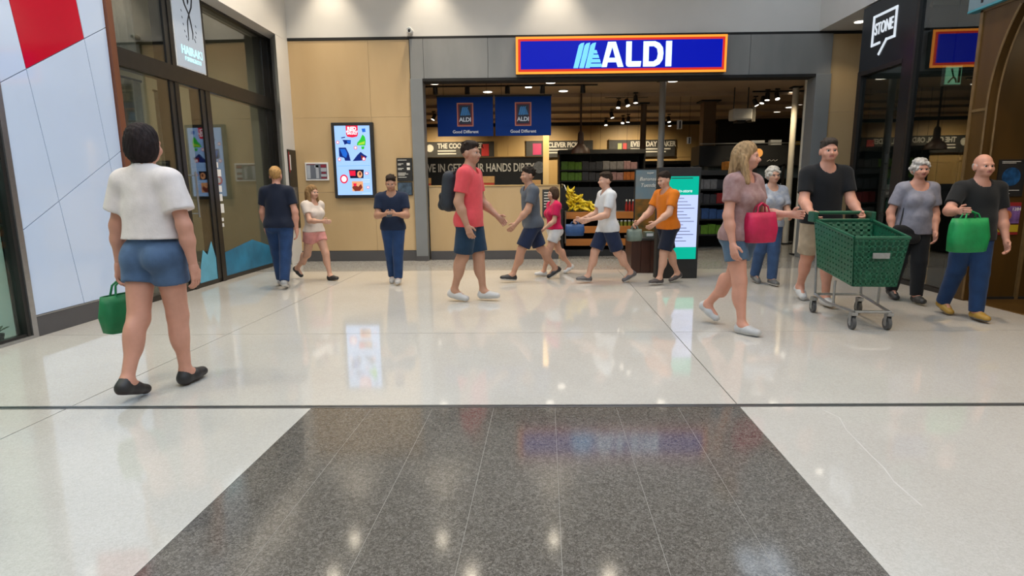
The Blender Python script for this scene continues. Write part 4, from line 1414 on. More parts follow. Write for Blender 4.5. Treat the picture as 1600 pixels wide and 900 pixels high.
t = thing('totem_screen', 'freestanding black totem with a lit green and white screen', 'screen', (2.1, 8.28, 0))
MB().box(1.93, 2.52, 8.20, 8.36, 0.0, 1.56).build('case', M_dark, t, bevel=0.006)
MB().box(1.99, 2.485, 8.192, 8.201, 0.28, 1.435).build('screen', glow('screen_white', (0.56, 0.66, 1.0), 0.95), t)
MB().box(1.99, 2.485, 8.186, 8.193, 1.18, 1.435).build('green_header', glow('screen_green', (0.0, 0.55, 0.38), 0.75), t)
MB().box(1.99, 2.485, 8.186, 8.193, 0.28, 0.45).build('green_footer', MATS['screen_green'], t)
text('lettering', 'in-store', (2.30, 8.183, 1.235), 0.06, G['white'], t, depth=0.001, shear=0.2)
MB().box(2.10, 2.40, 8.183, 8.187, 1.405, 1.417).build('print_line', M_darkgrey, t)
for i in range(14):
    z = 1.13 - i * 0.046
    MB().box(2.14, 2.14 + 0.05 * (3 + (i * 5) % 4), 8.1895, 8.1925, z, z + 0.008).build('print_line', pm('screen_grey_text', (0.12, 0.13, 0.25), 0.5), t)

t = thing('timber_table', 'dark red timber display table in front of the poster stand', 'table', (2.05, 9.0, 0))
M_redwood = pm('dark_red_timber', (0.055, 0.020, 0.012), 0.4, noise=(5, 0.3), stretch=(3, 3, 0.4))
MB().box(1.66, 2.44, 8.72, 9.28, 0.50, 0.535).build('table_top', M_darkgrey, t, bevel=0.004)
for x in np.arange(1.68, 2.40, 0.145):
    MB().box(x, x + 0.14, 8.74, 8.765, 0.0, 0.50).build('board', M_redwood, t)
MB().box(1.68, 2.42, 8.765, 9.26, 0.0, 0.5).build('core', M_redwood, t)
gb = None
for i, (x, lb, c) in enumerate(((1.72, 'teal produce box at the left end of the timber table', (0.05, 0.22, 0.22)), (1.90, 'grey green produce box in the middle of the timber table', (0.13, 0.17, 0.14)))):
    t = thing('produce_box', lb, 'box', (x + .06, 8.9, 0.535))
    MB().box(x, x + 0.13, 8.8, 9.0, 0.535, 0.62).build('body', pm('produce_box_%d' % i, c, 0.4), t, bevel=0.005)
    MB().box(x + .015, x + .115, 8.794, 8.801, 0.555, 0.60).build('label_strip', M_paper, t)

# ------------------------------------------------------------------ store lamps
M_disc = glow('lamp_disc', (1.0, 0.90, 0.74), 3.5)
M_disc2 = glow('lamp_disc_bright', (1.0, 0.93, 0.80), 12.0)


def downlight(label, x, y, z=CS, r=0.085, grp='recessed downlights in the supermarket ceiling', mat=None, nm='downlight'):
    t = thing(nm, label, 'lamp', (x, y, z - 0.02), group=grp)
    MB().lathe((x, y, z - 0.018), [(r * 1.12, 0.0), (r * 1.12, 0.018), (r, 0.018)], 20).build('ring', M_paper, t)
    MB().lathe((x, y, z - 0.024), [(r * 0.95, 0.0), (r * 0.95, 0.004)], 20).build('diffuser', mat or M_disc, t)
    return t


for k, (x, y) in enumerate([(-1.70, 12.0), (0.62, 12.05), (3.05, 12.05), (5.45, 11.95)]):
    downlight('round downlight in the front row just behind the lintel, ' + ['behind the left column', 'above the left banner pair', 'above the grey pole', 'by the right jamb'][k], x, y, r=0.10)
for k, (x, y) in enumerate([(-0.696, 13.1), (0.95, 13.1), (6.147, 13.57), (7.32, 17.1), (7.25, 16.2), (7.29, 15.6)]):
    downlight('round downlight deeper in the store ceiling, ' + ['over the gap between the two banners', 'right of the starry bright lamp', 'beyond the cream pole', 'left one of the far three at right', 'middle one of the far three at right', 'right one of the far three at right'][k], x, y, r=0.10)
d = downlight('very bright front lamp above the second banner', 0.187, 12.55, r=0.07, mat=M_disc2)
light('bright_lamp_beam', 'SPOT', (0.187, 12.5, CS - 0.05), 60, (1, 0.9, 0.75), 0.05, spot=120, parent=None)


def spot_head(label, x, y, z, tilt=0.4, turn=0.0, black=False):
    t = thing('track_spot', label, 'lamp', (x, y, z))
    M = Matrix.Translation((x, y, z)) @ Matrix.Rotation(turn, 4, 'Z') @ Matrix.Rotation(tilt, 4, 'X')
    m = MB().lathe((0, 0, 0), [(0.05, -0.07), (0.055, -0.06), (0.05, 0.08), (0.03, 0.10)], 14)
    m.v = [tuple(M @ Vector(p)) for p in m.v]
    m.build('housing', M_black, t, smooth='auto')
    m = MB().lathe((0, 0, 0), [(0.048, -0.074), (0.048, -0.069)], 14)
    m.v = [tuple(M @ Vector(p)) for p in m.v]
    m.build('lamp_face', M_darkgrey if black else M_disc, t)
    MB().tube([(x, y, z + 0.05), (x, y, CS)], 0.010, 6).build('stem', M_black, t)
    MB().box(x - .05, x + .05, y - .02, y + .02, CS - 0.03, CS).build('track_adapter', M_black, t)


spots = [(-2.35, 16.3, 'alone at the far left'), (2.35, 14.3, 'first of the cluster above the grey pole'), (2.60, 13.5, 'nearest of the cluster left of the grey pole'), (2.50, 14.0, 'second of the cluster left of the grey pole'), (2.50, 16.3, 'below the cluster left of the grey pole'),
         (3.15, 17.4, 'right of the low pair by the brown pole'), (3.05, 17.7, 'left of the low pair by the brown pole'), (2.62, 18.2, 'lowest one above the black signs'), (4.65, 18.6, 'beside the grey pole over the back wall'),
         (5.55, 14.2, 'left one of the cluster at right'), (5.55, 13.8, 'second of the cluster at right'), (5.45, 13.3, 'brightest of the cluster at right'), (5.62, 13.2, 'right one of the cluster at right'), (4.35, 17.5, 'low one left of the brown column')]
for i, (x, y, lb) in enumerate(spots):
    spot_head('black track spot with a lit face, ' + lb, x, y, CS - 0.16, tilt=-0.45 + 0.15 * (i % 3), turn=0.5 * ((i % 5) - 2))
for i, (x, y, lb) in enumerate(((-1.74, 12.4, 'behind the left column'), (-1.08, 12.4, 'over the left banner'), (-0.25, 12.4, 'over the gap of the banners'), (0.47, 12.4, 'beside the bright lamp'), (1.30, 12.4, 'right of the banners'))):
    spot_head('black unlit track spot ' + lb, x, y, CS - 0.10, 0.0, 0, True)
for lb, y, x0, x1 in (('long black lighting track above the banners', 12.4, -2.0, 1.6), ('black lighting track at the right of the store', 13.5, 5.2, 6.4), ('black lighting track left of the poles', 14.1, 2.0, 3.0)):
    tag(MB().box(x0, x1, y - 0.025, y + 0.025, CS - 0.03, CS).build('lighting_track', M_black), lb, 'track')
light('added_post_spot', 'SPOT', (0.53, 11.35, CS - 0.08), 420, (1, 0.85, 0.6), 0.05, spot=40, rot=(0.42, 0, 0))  # added spot without a fixture, aimed to brighten the timber post
for x, y, p in ((-2.5, 17.6, 45), (0.8, 17.6, 45), (3.6, 17.6, 45), (7.2, 15.5, 40), (-0.8, 11.9, 26), (2.6, 13.6, 40), (5.5, 12.6, 40), (1.5, 12.0, 34)):
    light('store_lamp_beam', 'SPOT', (x, y, CS - 0.12), p * STORE * (6 if y > 17 else 3), (1, 0.82, 0.55), 0.08, spot=125, blend=0.8, rot=(0.55 if y > 17 else 0, 0, 0))
# ------------------------------------------------------------------ people: smooth-union bodies turned into one mesh each
def surface_nets(sd, org, h):
    ins = sd < 0
    nx, ny, nz = sd.shape
    c = np.zeros((nx - 1, ny - 1, nz - 1), np.int8)
    for i in (0, 1):
        for j in (0, 1):
            for k in (0, 1):
                c += ins[i:nx - 1 + i, j:ny - 1 + j, k:nz - 1 + k]
    act = np.argwhere((c > 0) & (c < 8))
    if len(act) == 0:
        return np.zeros((0, 3)), np.zeros((0, 4), int)
    idx = -np.ones(c.shape, np.int64)
    idx[act[:, 0], act[:, 1], act[:, 2]] = np.arange(len(act))
    corners = [(i, j, k) for i in (0, 1) for j in (0, 1) for k in (0, 1)]
    val = {q: sd[act[:, 0] + q[0], act[:, 1] + q[1], act[:, 2] + q[2]] for q in corners}
    acc = np.zeros((len(act), 3))
    cnt = np.zeros(len(act))
    for a in corners:
        for ax in range(3):
            if a[ax]:
                continue
            b = list(a)
            b[ax] = 1
            b = tuple(b)
            va, vb = val[a], val[b]
            cr = (va < 0) != (vb < 0)
            t = np.where(cr, va / np.where(cr, va - vb, 1), 0)
            for d in range(3):
                acc[:, d] += np.where(cr, a[d] + (t if d == ax else 0), 0)
            cnt += cr
    P_ = (act + acc / cnt[:, None]) * h + org
    quads = []
    for ax in range(3):
        s0 = [slice(None)] * 3
        s1 = [slice(None)] * 3
        s0[ax] = slice(0, -1)
        s1[ax] = slice(1, None)
        A, B = ins[tuple(s0)], ins[tuple(s1)]
        e = np.argwhere(A != B)
        u, v = [(1, 2), (2, 0), (0, 1)][ax]
        e = e[(e[:, u] > 0) & (e[:, v] > 0) & (e[:, u] < sd.shape[u] - 1) & (e[:, v] < sd.shape[v] - 1)]
        fl = A[e[:, 0], e[:, 1], e[:, 2]]
        q = []
        for du, dv in ((-1, -1), (0, -1), (0, 0), (-1, 0)):
            w = e.copy()
            w[:, u] += du
            w[:, v] += dv
            q.append(idx[w[:, 0], w[:, 1], w[:, 2]])
        q = np.stack(q, 1)
        q[~fl] = q[~fl][:, ::-1]
        quads.append(q)
    return P_, np.concatenate(quads)


def rotm(ax, a):
    return np.array(Matrix.Rotation(a, 3, ax))


class Cap:      # tapered capsule, optionally squashed along one axis and cut off flat at its end
    def __init__(s, a, b, ra, rb, sq=None, cut=False, k=None):
        s.a, s.b, s.ra, s.rb, s.sq, s.cut, s.k = np.array(a, float), np.array(b, float), ra, rb, sq, cut, k
        m = max(ra, rb) * 1.3
        s.lo, s.hi = np.minimum(s.a, s.b) - m, np.maximum(s.a, s.b) + m

    def d(s, X, Y, Z):
        ab = s.b - s.a
        L = float(ab @ ab) + 1e-9
        px, py, pz = X - s.a[0], Y - s.a[1], Z - s.a[2]
        t = np.clip((px * ab[0] + py * ab[1] + pz * ab[2]) / L, 0, 1)
        dx, dy, dz = px - t * ab[0], py - t * ab[1], pz - t * ab[2]
        if s.sq is not None:
            dx, dy, dz = dx / s.sq[0], dy / s.sq[1], dz / s.sq[2]
        r = np.sqrt(dx * dx + dy * dy + dz * dz) - (s.ra + (s.rb - s.ra) * t)
        if s.cut:
            n = ab / math.sqrt(L)
            r = np.maximum(r, (X - s.b[0]) * n[0] + (Y - s.b[1]) * n[1] + (Z - s.b[2]) * n[2])
        return r


class Ell:
    def __init__(s, c, r, rot=None, k=None):
        s.c, s.r, s.rot, s.k = np.array(c, float), np.array(r, float), rot, k
        m = s.r.max() * 1.1
        s.lo, s.hi = s.c - m, s.c + m

    def d(s, X, Y, Z):
        x, y, z = X - s.c[0], Y - s.c[1], Z - s.c[2]
        if s.rot is not None:
            q = s.rot.T
            x, y, z = q[0, 0] * x + q[0, 1] * y + q[0, 2] * z, q[1, 0] * x + q[1, 1] * y + q[1, 2] * z, q[2, 0] * x + q[2, 1] * y + q[2, 2] * z
        r = s.r
        k0 = np.sqrt((x / r[0]) ** 2 + (y / r[1]) ** 2 + (z / r[2]) ** 2)
        k1 = np.sqrt((x / r[0] ** 2) ** 2 + (y / r[1] ** 2) ** 2 + (z / r[2] ** 2) ** 2)
        return k0 * (k0 - 1) / np.maximum(k1, 1e-6)


def sdf_mesh(add, h, k=0.02, sub=(), planes=(), wrinkle=0.0, off=0.0, strand=0.0):
    """add: shapes to unite softly; sub: shapes to carve; planes: (point, normal) keeps the side against the normal"""
    pad = 3 * h + off
    lo = np.min([s.lo for s in add], 0) - pad
    hi = np.max([s.hi for s in add], 0) + pad
    n = np.ceil((hi - lo) / h).astype(int) + 1
    ax = [(lo[i] + h * np.arange(n[i])).astype(np.float32) for i in range(3)]
    F = np.full(n, 0.5, np.float32)

    def win(s, m):
        a = np.maximum(0, np.floor((s.lo - m - lo) / h).astype(int))
        b = np.minimum(n, np.ceil((s.hi + m - lo) / h).astype(int) + 1)
        return tuple(slice(a[i], b[i]) for i in range(3))

    def grid(w):
        return ax[0][w[0]][:, None, None], ax[1][w[1]][None, :, None], ax[2][w[2]][None, None, :]
    for s in add:
        kk = k if s.k is None else s.k
        w = win(s, kk + 2 * h + off)
        d = s.d(*grid(w)) - off
        f = F[w]
        if kk > 0:
            hh = np.maximum(kk - np.abs(f - d), 0) / kk
            F[w] = np.minimum(f, d) - hh * hh * kk * 0.25
        else:
            F[w] = np.minimum(f, d)
    if wrinkle:
        X, Y, Z = grid((slice(None),) * 3)
        F += wrinkle * (np.sin(38 * Z + 9 * X + 3 * np.sin(14 * Y)) * 0.5 + np.sin(23 * X - 17 * Z + 5) * np.sin(21 * Y + 8 * Z) * 0.7)
    if strand:
        X, Y, Z = grid((slice(None),) * 3)
        F += strand * (np.sin(250 * X + 6 * np.sin(20 * Z)) + np.sin(230 * Y + 5 * np.sin(17 * Z)))
    for s in sub:
        w = win(s, 2 * h)
        F[w] = np.maximum(F[w], -s.d(*grid(w)))
    for p, nr in planes:
        X, Y, Z = grid((slice(None),) * 3)
        F = np.maximum(F, ((X - p[0]) * nr[0] + (Y - p[1]) * nr[1] + (Z - p[2]) * nr[2]).astype(np.float32))
    F[0] = F[-1] = 0.5
    F[:, 0] = F[:, -1] = 0.5
    F[:, :, 0] = F[:, :, -1] = 0.5
    return surface_nets(F, lo, h)


def np_obj(name, meshes, mats, parent, mi=None):
    vs_ = np.concatenate([m[0] for m in meshes])
    o = 0
    qs = []
    for v, q in meshes:
        qs.append(q + o)
        o += len(v)
    q = np.concatenate(qs)
    me = bpy.data.meshes.new(name)
    me.vertices.add(len(vs_))
    me.vertices.foreach_set('co', vs_.astype(np.float32).ravel())
    me.loops.add(q.size)
    me.loops.foreach_set('vertex_index', q.astype(np.int32).ravel())
    me.polygons.add(len(q))
    me.polygons.foreach_set('loop_start', np.arange(0, q.size, 4, dtype=np.int32))
    me.polygons.foreach_set('use_smooth', np.ones(len(q), bool))
    for m in (mats if isinstance(mats, (list, tuple)) else [mats]):
        me.materials.append(m)
    if mi is not None:
        cen = vs_[q].mean(1)
        me.polygons.foreach_set('material_index', mi(cen).astype(np.int32))
    me.update(calc_edges=True)
    me.validate()
    ob = bpy.data.objects.new(name, me)
    COL.objects.link(ob)
    ob.parent = parent
    return ob


def cloth(name, col, col2=None, scale=18):
    return pm('cloth_' + name, col, 0.85, col2=col2, noise=(scale, 0.05), bump=(90, 0.08), spec=0.2, sheen=0.1)


SK = {'fair': (0.52, 0.29, 0.20), 'tan': (0.42, 0.22, 0.14), 'rosy': (0.55, 0.27, 0.19), 'brown': (0.26, 0.13, 0.075)}
M_lip = pm('lip', (0.36, 0.10, 0.09), 0.45)
M_eye = pm('eye_dark', (0.02, 0.014, 0.01), 0.2)
M_sclera = pm('eye_white', (0.62, 0.60, 0.57), 0.3)
M_sole = pm('rubber_sole', (0.55, 0.54, 0.52), 0.6)


def person(label, pos, head, h, skin='fair', sex='m', g=1.0, legs=((12, 6), (-14, 14)), arms=((8, 6, 14, 0), (-6, 6, 12, 0)), lean=2.0,
           turn=0.0, nod=0.0, hair=('short', (0.03, 0.02, 0.014)), top=None, sleeve=0.55, hem=0.50, bottom=None, leg_len='short', shoes=((0.04, 0.04, 0.04), None),
           flare=0.0, brow=True, neck_w=1.0, glasses=False, curl=0.9, belly=0.0, top2=None):
    """arms/legs: (left, right) as the person has them; arm = swing forward, out, elbow bend, inward turn; leg = swing forward, knee bend (degrees)"""
    t = thing('person', label, 'person', (pos[0], pos[1], 0), R(head))
    f = sex == 'f'
    sw = 0.90 if f else 1.02
    hw = 1.06 if f else 0.96
    V = lambda *a: np.array(a, float) * h
    hipc = V(0, 0, 0.525)
    TL = rotm('X', R(lean))                     # lean towards -Y

    def T(p):
        return TL @ (np.asarray(p, float) - hipc) + hipc
    # ---- skeleton
    lim = []
    for s, (a, kn) in zip((1, -1), legs):
        hp = V(s * 0.052 * hw, 0, 0.525)
        d1 = np.array([-s * 0.045, -math.sin(R(a)), -math.cos(R(a))])
        kn_p = hp + d1 * 0.243 * h
        d2 = np.array([-s * 0.025, -math.sin(R(a - kn)), -math.cos(R(a - kn))])
        an = kn_p + d2 * 0.237 * h
        pitch = min(0.0, a - kn) * 0.75 if a - kn < -4 else max(0.0, a - kn) * 0.35
        lim.append((hp, kn_p, an, R(pitch)))
    # drop so that the lowest sole meets the ground

    def sole_low(an, p):
        fw = np.array([0, -math.cos(p), math.sin(p)])
        up = np.array([0, math.sin(p), math.cos(p)])
        return min((an + fw * 0.105 * h - up * 0.042 * h)[2], (an - fw * 0.04 * h - up * 0.042 * h)[2])
    dz = min(sole_low(l[2], l[3]) for l in lim)
    sh = np.array([0, 0, -dz])
    hipc = hipc + sh
    lim = [(a + sh, b + sh, c + sh, p) for a, b, c, p in lim]
    Vb = V
    V = lambda *a: np.array(a, float) * h + sh
    arm = []
    for s, (a, c, e, tw) in zip((1, -1), arms):
        S = T(V(s * 0.106 * sw, 0.004, 0.797))
        d1 = np.array([s * math.sin(R(c)), -math.sin(R(a)) * math.cos(R(c)), -math.cos(R(a)) * math.cos(R(c))])
        E_ = S + d1 * 0.172 * h
        d2 = np.array([-s * math.sin(R(tw)), -math.sin(R(a + e)) * math.cos(R(tw)), -math.cos(R(a + e)) * math.cos(R(tw))])
        W = E_ + d2 * 0.148 * h
        arm.append((S, E_, W, d2))
    # ---- body volumes
    torso = [Ell(V(0, 0.002, 0.538), Vb(.096 * hw * (g * .5 + .5), .070 * g, .072)),
             Ell(T(V(0, -0.004 - belly * .4, 0.605)), Vb(.082 * g, .062 * g + belly, .085)),
             Ell(T(V(0, 0.003, 0.700)), Vb(.094 * sw, .063 * g, .105)),
             Cap(T(V(-.078 * sw, .004, .786)), T(V(.078 * sw, .004, .786)), .040 * h, .040 * h)]
    for s in (1, -1):
        torso.append(Ell(V(s * .045, .032, .515), Vb(.052, .052, .055)))
        torso.append(Cap(T(V(0, .012, .835)), T(V(s * .085, .008, .800)), .026 * h, .030 * h))
        if f:
            torso.append(Ell(T(V(s * .042, -.052, .715)), Vb(.042, .036, .042)))
    nb, nt_ = T(V(0, .008, .805)), T(V(0, -.004, .895))
    neck = Cap(nb, nt_, (.033 if f else .037) * h, (.030 if f else .034) * h)
    armv, legv = [], []
    for S, E_, W, d2 in arm:
        fr = 0.88 if f else 1.0
        armv += [Cap(S, E_, .036 * h * fr, .027 * h * fr), Cap(E_, E_ + (W - E_) * .35, .027 * h * fr, .027 * h * fr), Cap(E_ + (W - E_) * .35, W, .026 * h * fr, .0175 * h * fr)]
    for hp, kn, an, p in lim:
        legv += [Cap(hp, kn, .058 * h * (.6 + .4 * g), .037 * h), Cap(kn, an, .033 * h, .0205 * h), Ell(kn + (an - kn) * .3 + np.array([0, .010 * h, 0]), Vb(.032, .034, .07) * (0.8 if leg_len == 'long' else 1)),
                 Cap(an, an + np.array([0, -.075 * h * math.cos(p), (.075 * math.sin(p) - .024) * h]), .024 * h, .018 * h)]
    body = [sdf_mesh(torso + [neck] + armv + legv, 0.011, 0.022 * h)]
    # ---- head
    HT = rotm('Z', R(turn)) @ rotm('X', R(nod))
    piv = np.array(nt_) - Vb(0, 0, .02)
    hc0 = V(0, -0.004, .875)

    def Hp(*a):
        return HT @ (V(*a) - hc0) + piv

    def HE(c, r, k=None):
        return Ell(Hp(*c), Vb(*r), HT, k)
    jw = 0.92 if f else 1.0
    hv = [neck, HE((0, .006, .945), (.0435, .054, .053)), HE((0, -.018, .916), (.0385 * jw, .037, .048)), HE((0, -.030, .884), (.026 * jw, .024, .016)),
          Cap(Hp(0, -.052, .928), Hp(0, -.064, .909), .0045 * h, .0075 * h, k=.008 * h), HE((0, -.055, .905), (.012, .008, .006), .008 * h),
          Cap(Hp(-.022, -.046, .938), Hp(.022, -.046, .938), .007 * h, .007 * h, k=.01 * h), HE((0, -.050, .8935), (.015, .008, .0055), .005 * h)]
    for s in (1, -1):
        hv += [HE((s * .0445, .006, .920), (.006, .014, .020), .006 * h), HE((s * .024, -.040, .908), (.014, .012, .014))]
    es = [HE((s * .0172, -.058, .9265), (.0115, .013, .0085)) for s in (1, -1)]
    hm = sdf_mesh(hv, 0.0062, 0.014 * h, sub=es)
    ey = [sdf_mesh([HE((s * .0172, -.0425, .9265), (.0095, .0095, .0095))], 0.004, 0) for s in (1, -1)]
    # ---- hands: palm, four curled fingers of unequal length, thumb from the side of the palm
    hands = []
    for i, (S, E_, W, d) in enumerate(arm):
        s = 1 if i == 0 else -1
        d = d / np.linalg.norm(d)
        pn = np.array([-s, 0, 0.0]) - d * (np.array([-s, 0, 0.0]) @ d)     # palm faces the body
        if np.linalg.norm(pn) < .3:
            pn = np.array([0, 0, -1.0]) - d * (np.array([0, 0, -1.0]) @ d)
        pn /= np.linalg.norm(pn)
        th = np.cross(d, pn)
        if th[1] > 0 and abs(th[1]) > 0.2 or (abs(th[1]) <= 0.2 and th[2] < 0):
            th = -th                                                     # thumb forward or up
        hl = .098 * h
        pal = [Cap(W, W + d * hl * .2, .0165 * h, .016 * h)]
        for u in (-1, -.33, .33, 1):
            pal.append(Cap(W + d * hl * .1 + th * u * .008 * h, W + d * hl * .48 + th * u * .0155 * h, .0085 * h, .0078 * h, k=.010 * h))
        fg = []
        for u, L in ((1.05, .43), (.36, .50), (-.34, .46), (-1.05, .36)):
            p0 = W + d * hl * .48 + th * u * .0165 * h
            an_ = 0.25 * curl
            q = p0
            for sg_, bend in ((.42, an_), (.33, an_ + .55 * curl), (.25, an_ + 1.0 * curl)):
                dr = d * math.cos(bend) + pn * math.sin(bend)
                q2 = q + dr * hl * L * sg_ * 1.08
                fg.append(Cap(q, q2, .0056 * h, .0050 * h, k=.002))
                q = q2
        p0 = W + d * hl * .14 + th * .012 * h
        p1 = p0 + (d * .55 + th * .75 + pn * .2) * hl * .24
        p2 = p1 + (d * .85 + th * .25 + pn * .35) * hl * .24
        fg += [Cap(p0, p1, .0085 * h, .0068 * h, k=.008), Cap(p1, p2, .0066 * h, .0055 * h, k=.003)]
        hands.append((sdf_mesh(pal + fg, 0.0042, 0.006 * h), W + d * hl * .55))
    skm = pm('skin_' + skin, SK[skin], 0.5, noise=(14, 0.06), spec=0.35)
    iH = HT.T

    def mi(c):
        q = (c - piv) @ iH.T / h + np.array([0, -0.004, .875])
        lip = (np.abs(q[:, 0]) < .013) & (np.abs(q[:, 2] - .8935) < .0042) & (q[:, 1] < -.05)
        return np.where(lip, 1, 0)
    np_obj('body', body + [hm] + [x[0] for x in hands], [skm, M_lip], t, mi)

    def mie(c):
        q = (c - piv) @ iH.T / h + np.array([0, -0.004, .875])
        r = np.hypot(np.abs(q[:, 0]) - .0172, q[:, 2] - .9265)
        return np.where((r < .0052) & (q[:, 1] < -.043), 1, 0)
    if abs(head) < 120:
        for e in ey:
            np_obj('eye', [e], [M_sclera, M_eye], t, mie)
    # ---- hair
    st, hc = hair
    hmname = 'hair_%02d_%02d_%02d' % tuple(int(c * 99) for c in hc)
    hmat = pm(hmname, hc, 0.7, noise=(60, 0.35), stretch=(1, 1, 0.2), bump=(120, 0.35), spec=0.15)
    up = HT @ np.array([0, 0, 1.0])
    bk = HT @ np.array([0, 1.0, 0])
    if st == 'bald':
        add = [HE((0, .010, .930), (.0462, .0548, .040))]
        sub = [HE((0, -.004, .975), (.060, .070, .040)), HE((0, -.062, .915), (.06, .062, .07))]
        pl = [(Hp(0, 0, .897), -up)]
    elif st == 'short':
        rc = random.Random(int(h * 1000))
        add = [HE((0, .008, .951), (.0455, .0565, .0535)), HE((0, -.020, .978), (.036, .036, .020))]
        for i in range(26):
            a_, b_ = rc.uniform(0, 6.28), rc.uniform(.25, 1.2)
            add.append(HE((.044 * math.cos(a_) * math.cos(b_), .008 + .055 * math.sin(a_) * math.cos(b_), .951 + .052 * math.sin(b_)), (.013, .013, .006), .004 * h))
        sub = [HE((0, -.072, .918), (.050, .058, .054)), HE((.042, -.024, .90), (.016, .03, .045)), HE((-.042, -.024, .90), (.016, .03, .045))]
        pl = [(Hp(0, 0.02, .900), -up + bk * 0.45 * 0)]
    elif st == 'bob':
        add = [HE((0, .008, .952), (.049, .060, .056)), HE((0, .016, .915), (.056, .054, .062))]
        sub = [HE((0, -.068, .905), (.037, .052, .062))]
        pl = [(Hp(0, 0, .858), -up)]
    elif st == 'curly':
        rc = random.Random(int(h * 999))
        add = [HE((0, .010, .953), (.049, .058, .053)), HE((0, .014, .925), (.052, .050, .042))]
        for i in range(70):
            a_, b_ = rc.uniform(0, 6.28), rc.uniform(-.6, 1.4)
            add.append(HE((.052 * math.cos(a_) * math.cos(b_), .010 + .060 * math.sin(a_) * math.cos(b_), .945 + .056 * math.sin(b_)), (.012, .012, .012), .003 * h))
        sub = [HE((0, -.070, .908), (.038, .052, .056))]
        pl = [(Hp(0, 0, .885), -up)]
    elif st == 'bun':
        add = [HE((0, .010, .950), (.048, .059, .056)), HE((0, .050, .962), (.026, .024, .024))]
        sub = [HE((0, -.068, .908), (.042, .054, .056))]
        pl = [(Hp(0, 0, .893), -up)]
    else:   # long
        add = [HE((0, .008, .952), (.050, .060, .057)), Cap(Hp(0, .030, .93), Hp(0, .052, .80), .052 * h, .040 * h, (1.25, .75, 1)), Cap(Hp(.042, .008, .92), Hp(.056, -.012, .80), .022 * h, .020 * h), Cap(Hp(-.042, .008, .92), Hp(-.056, -.012, .80), .022 * h, .020 * h)]
        sub = [HE((0, -.070, .905), (.036, .054, .062))]
        pl = [(Hp(0, 0, .765), -up)]
    np_obj('hair', [sdf_mesh(add, 0.0065, 0.018 * h, sub=sub, planes=pl, wrinkle=0.0012, strand=0.0016 if st in ('bob', 'long', 'bun') else 0.0)], hmat, t)
    if glasses:
        m = MB()
        for s in (1, -1):
            m.tube([tuple(Hp(s * .018 + .012 * math.cos(a_), -.064, .926 + .009 * math.sin(a_))) for a_ in np.linspace(0, 6.2832, 13)], 0.0014, 5)
            m.tube([tuple(Hp(s * .030, -.063, .928)), tuple(Hp(s * .046, .004, .928))], 0.0014, 5)
        m.build('glasses', M_ink, t, local=True)
    # ---- shirt
    ez = T(V(0, 0, hem)) - np.array([0, 0, 0])
    off = 0.013
    sv = [x for x in torso] + [Cap(T(V(0, .002, .745)), T(V(0, .002 - belly * .3, hem - .03)), .088 * sw * h, (.086 * hw * (g * .6 + .4) + flare) * h, (1.0, .70 * (g * .5 + .5) + belly * 2.2, 1.0))]
    for S, E_, W, d2 in arm:
        e = S + (E_ - S) * sleeve
        sv.append(Cap(S, e, .037 * h, (.034 + flare * .5) * h, cut=True, k=0.02 * h))
    for hp, kn, an, p in lim:
        sv.append(Cap(hp, hp + (kn - hp) * .3, .061 * h, .058 * h, k=0.02 * h))
    upv = TL @ np.array([0, 0, 1.0])
    shirt = sdf_mesh(sv, 0.0095, 0.03 * h, sub=[Cap(T(V(0, -.012, .815)), T(V(0, -.03, .90)), .044 * h * neck_w, .052 * h * neck_w), Cap(nb, nt_, .040 * h, .040 * h)], planes=[(T(V(0, 0, hem)), -upv)], wrinkle=0.0022, off=off)
    tm = top if not isinstance(top, tuple) else cloth('%02d%02d%02d' % tuple(int(99 * c) for c in top), top, top2)
    np_obj('shirt', [shirt], tm, t)
    # ---- trousers or shorts
    pv = torso[:2] + torso[4:5] + [torso[4], torso[6] if not f else torso[7]]
    pv = [torso[0], Ell(V(0, 0, .585), Vb(.083 * g, .063 * g + belly * .6, .06))] + [Ell(V(s * .045, .032, .515), Vb(.052, .052, .055)) for s in (1, -1)]
    for hp, kn, an, p in lim:
        if leg_len == 'long':
            pv += [Cap(hp, kn, .058 * h, .043 * h), Cap(kn, kn + (an - kn) * .97, .044 * h, .034 * h, cut=True, k=.012 * h)]
        else:
            fr = {'short': .52, 'knee': .88, 'mini': .42}[leg_len]
            pv += [Cap(hp, hp + (kn - hp) * fr, .060 * h, .056 * h, cut=True, k=.014 * h)]
    bm_ = bottom if not isinstance(bottom, tuple) else cloth('%02d%02d%02d' % tuple(int(99 * c) for c in bottom), bottom, tuple(min(1, c * 1.5) for c in bottom), 9)
    np_obj('shorts' if leg_len != 'long' else 'trousers', [sdf_mesh(pv, 0.0095, 0.016 * h, planes=[(T(V(0, 0, hem + .025)), upv)], wrinkle=0.0018, off=0.009)], bm_, t)
    # ---- shoes
    for hp, kn, an, p in lim:
        fw = np.array([0, -math.cos(p), math.sin(p)])
        upf = np.array([0, math.sin(p), math.cos(p)])
        sd_ = np.array([1.0, 0, 0])
        base = an - upf * .043 * h
        c1, c2, c3 = an - upf * .018 * h - fw * .012 * h, an - upf * .020 * h + fw * .04 * h, an - upf * .024 * h + fw * .088 * h
        m = sdf_mesh([Cap(c1, c2, .026 * h, .027 * h), Cap(c2, c3, .027 * h, .023 * h, (1.05, 1, .85)), Cap(c1, an + upf * .012 * h, .026 * h, .025 * h)], 0.0065, 0.012 * h, planes=[(base, -upf), (an + upf * .018 * h, upf)])
        shc, soc = shoes

        def ms(c, b_=base, u_=upf):
            return np.where((c - b_) @ u_ < .012 * h, 1, 0)
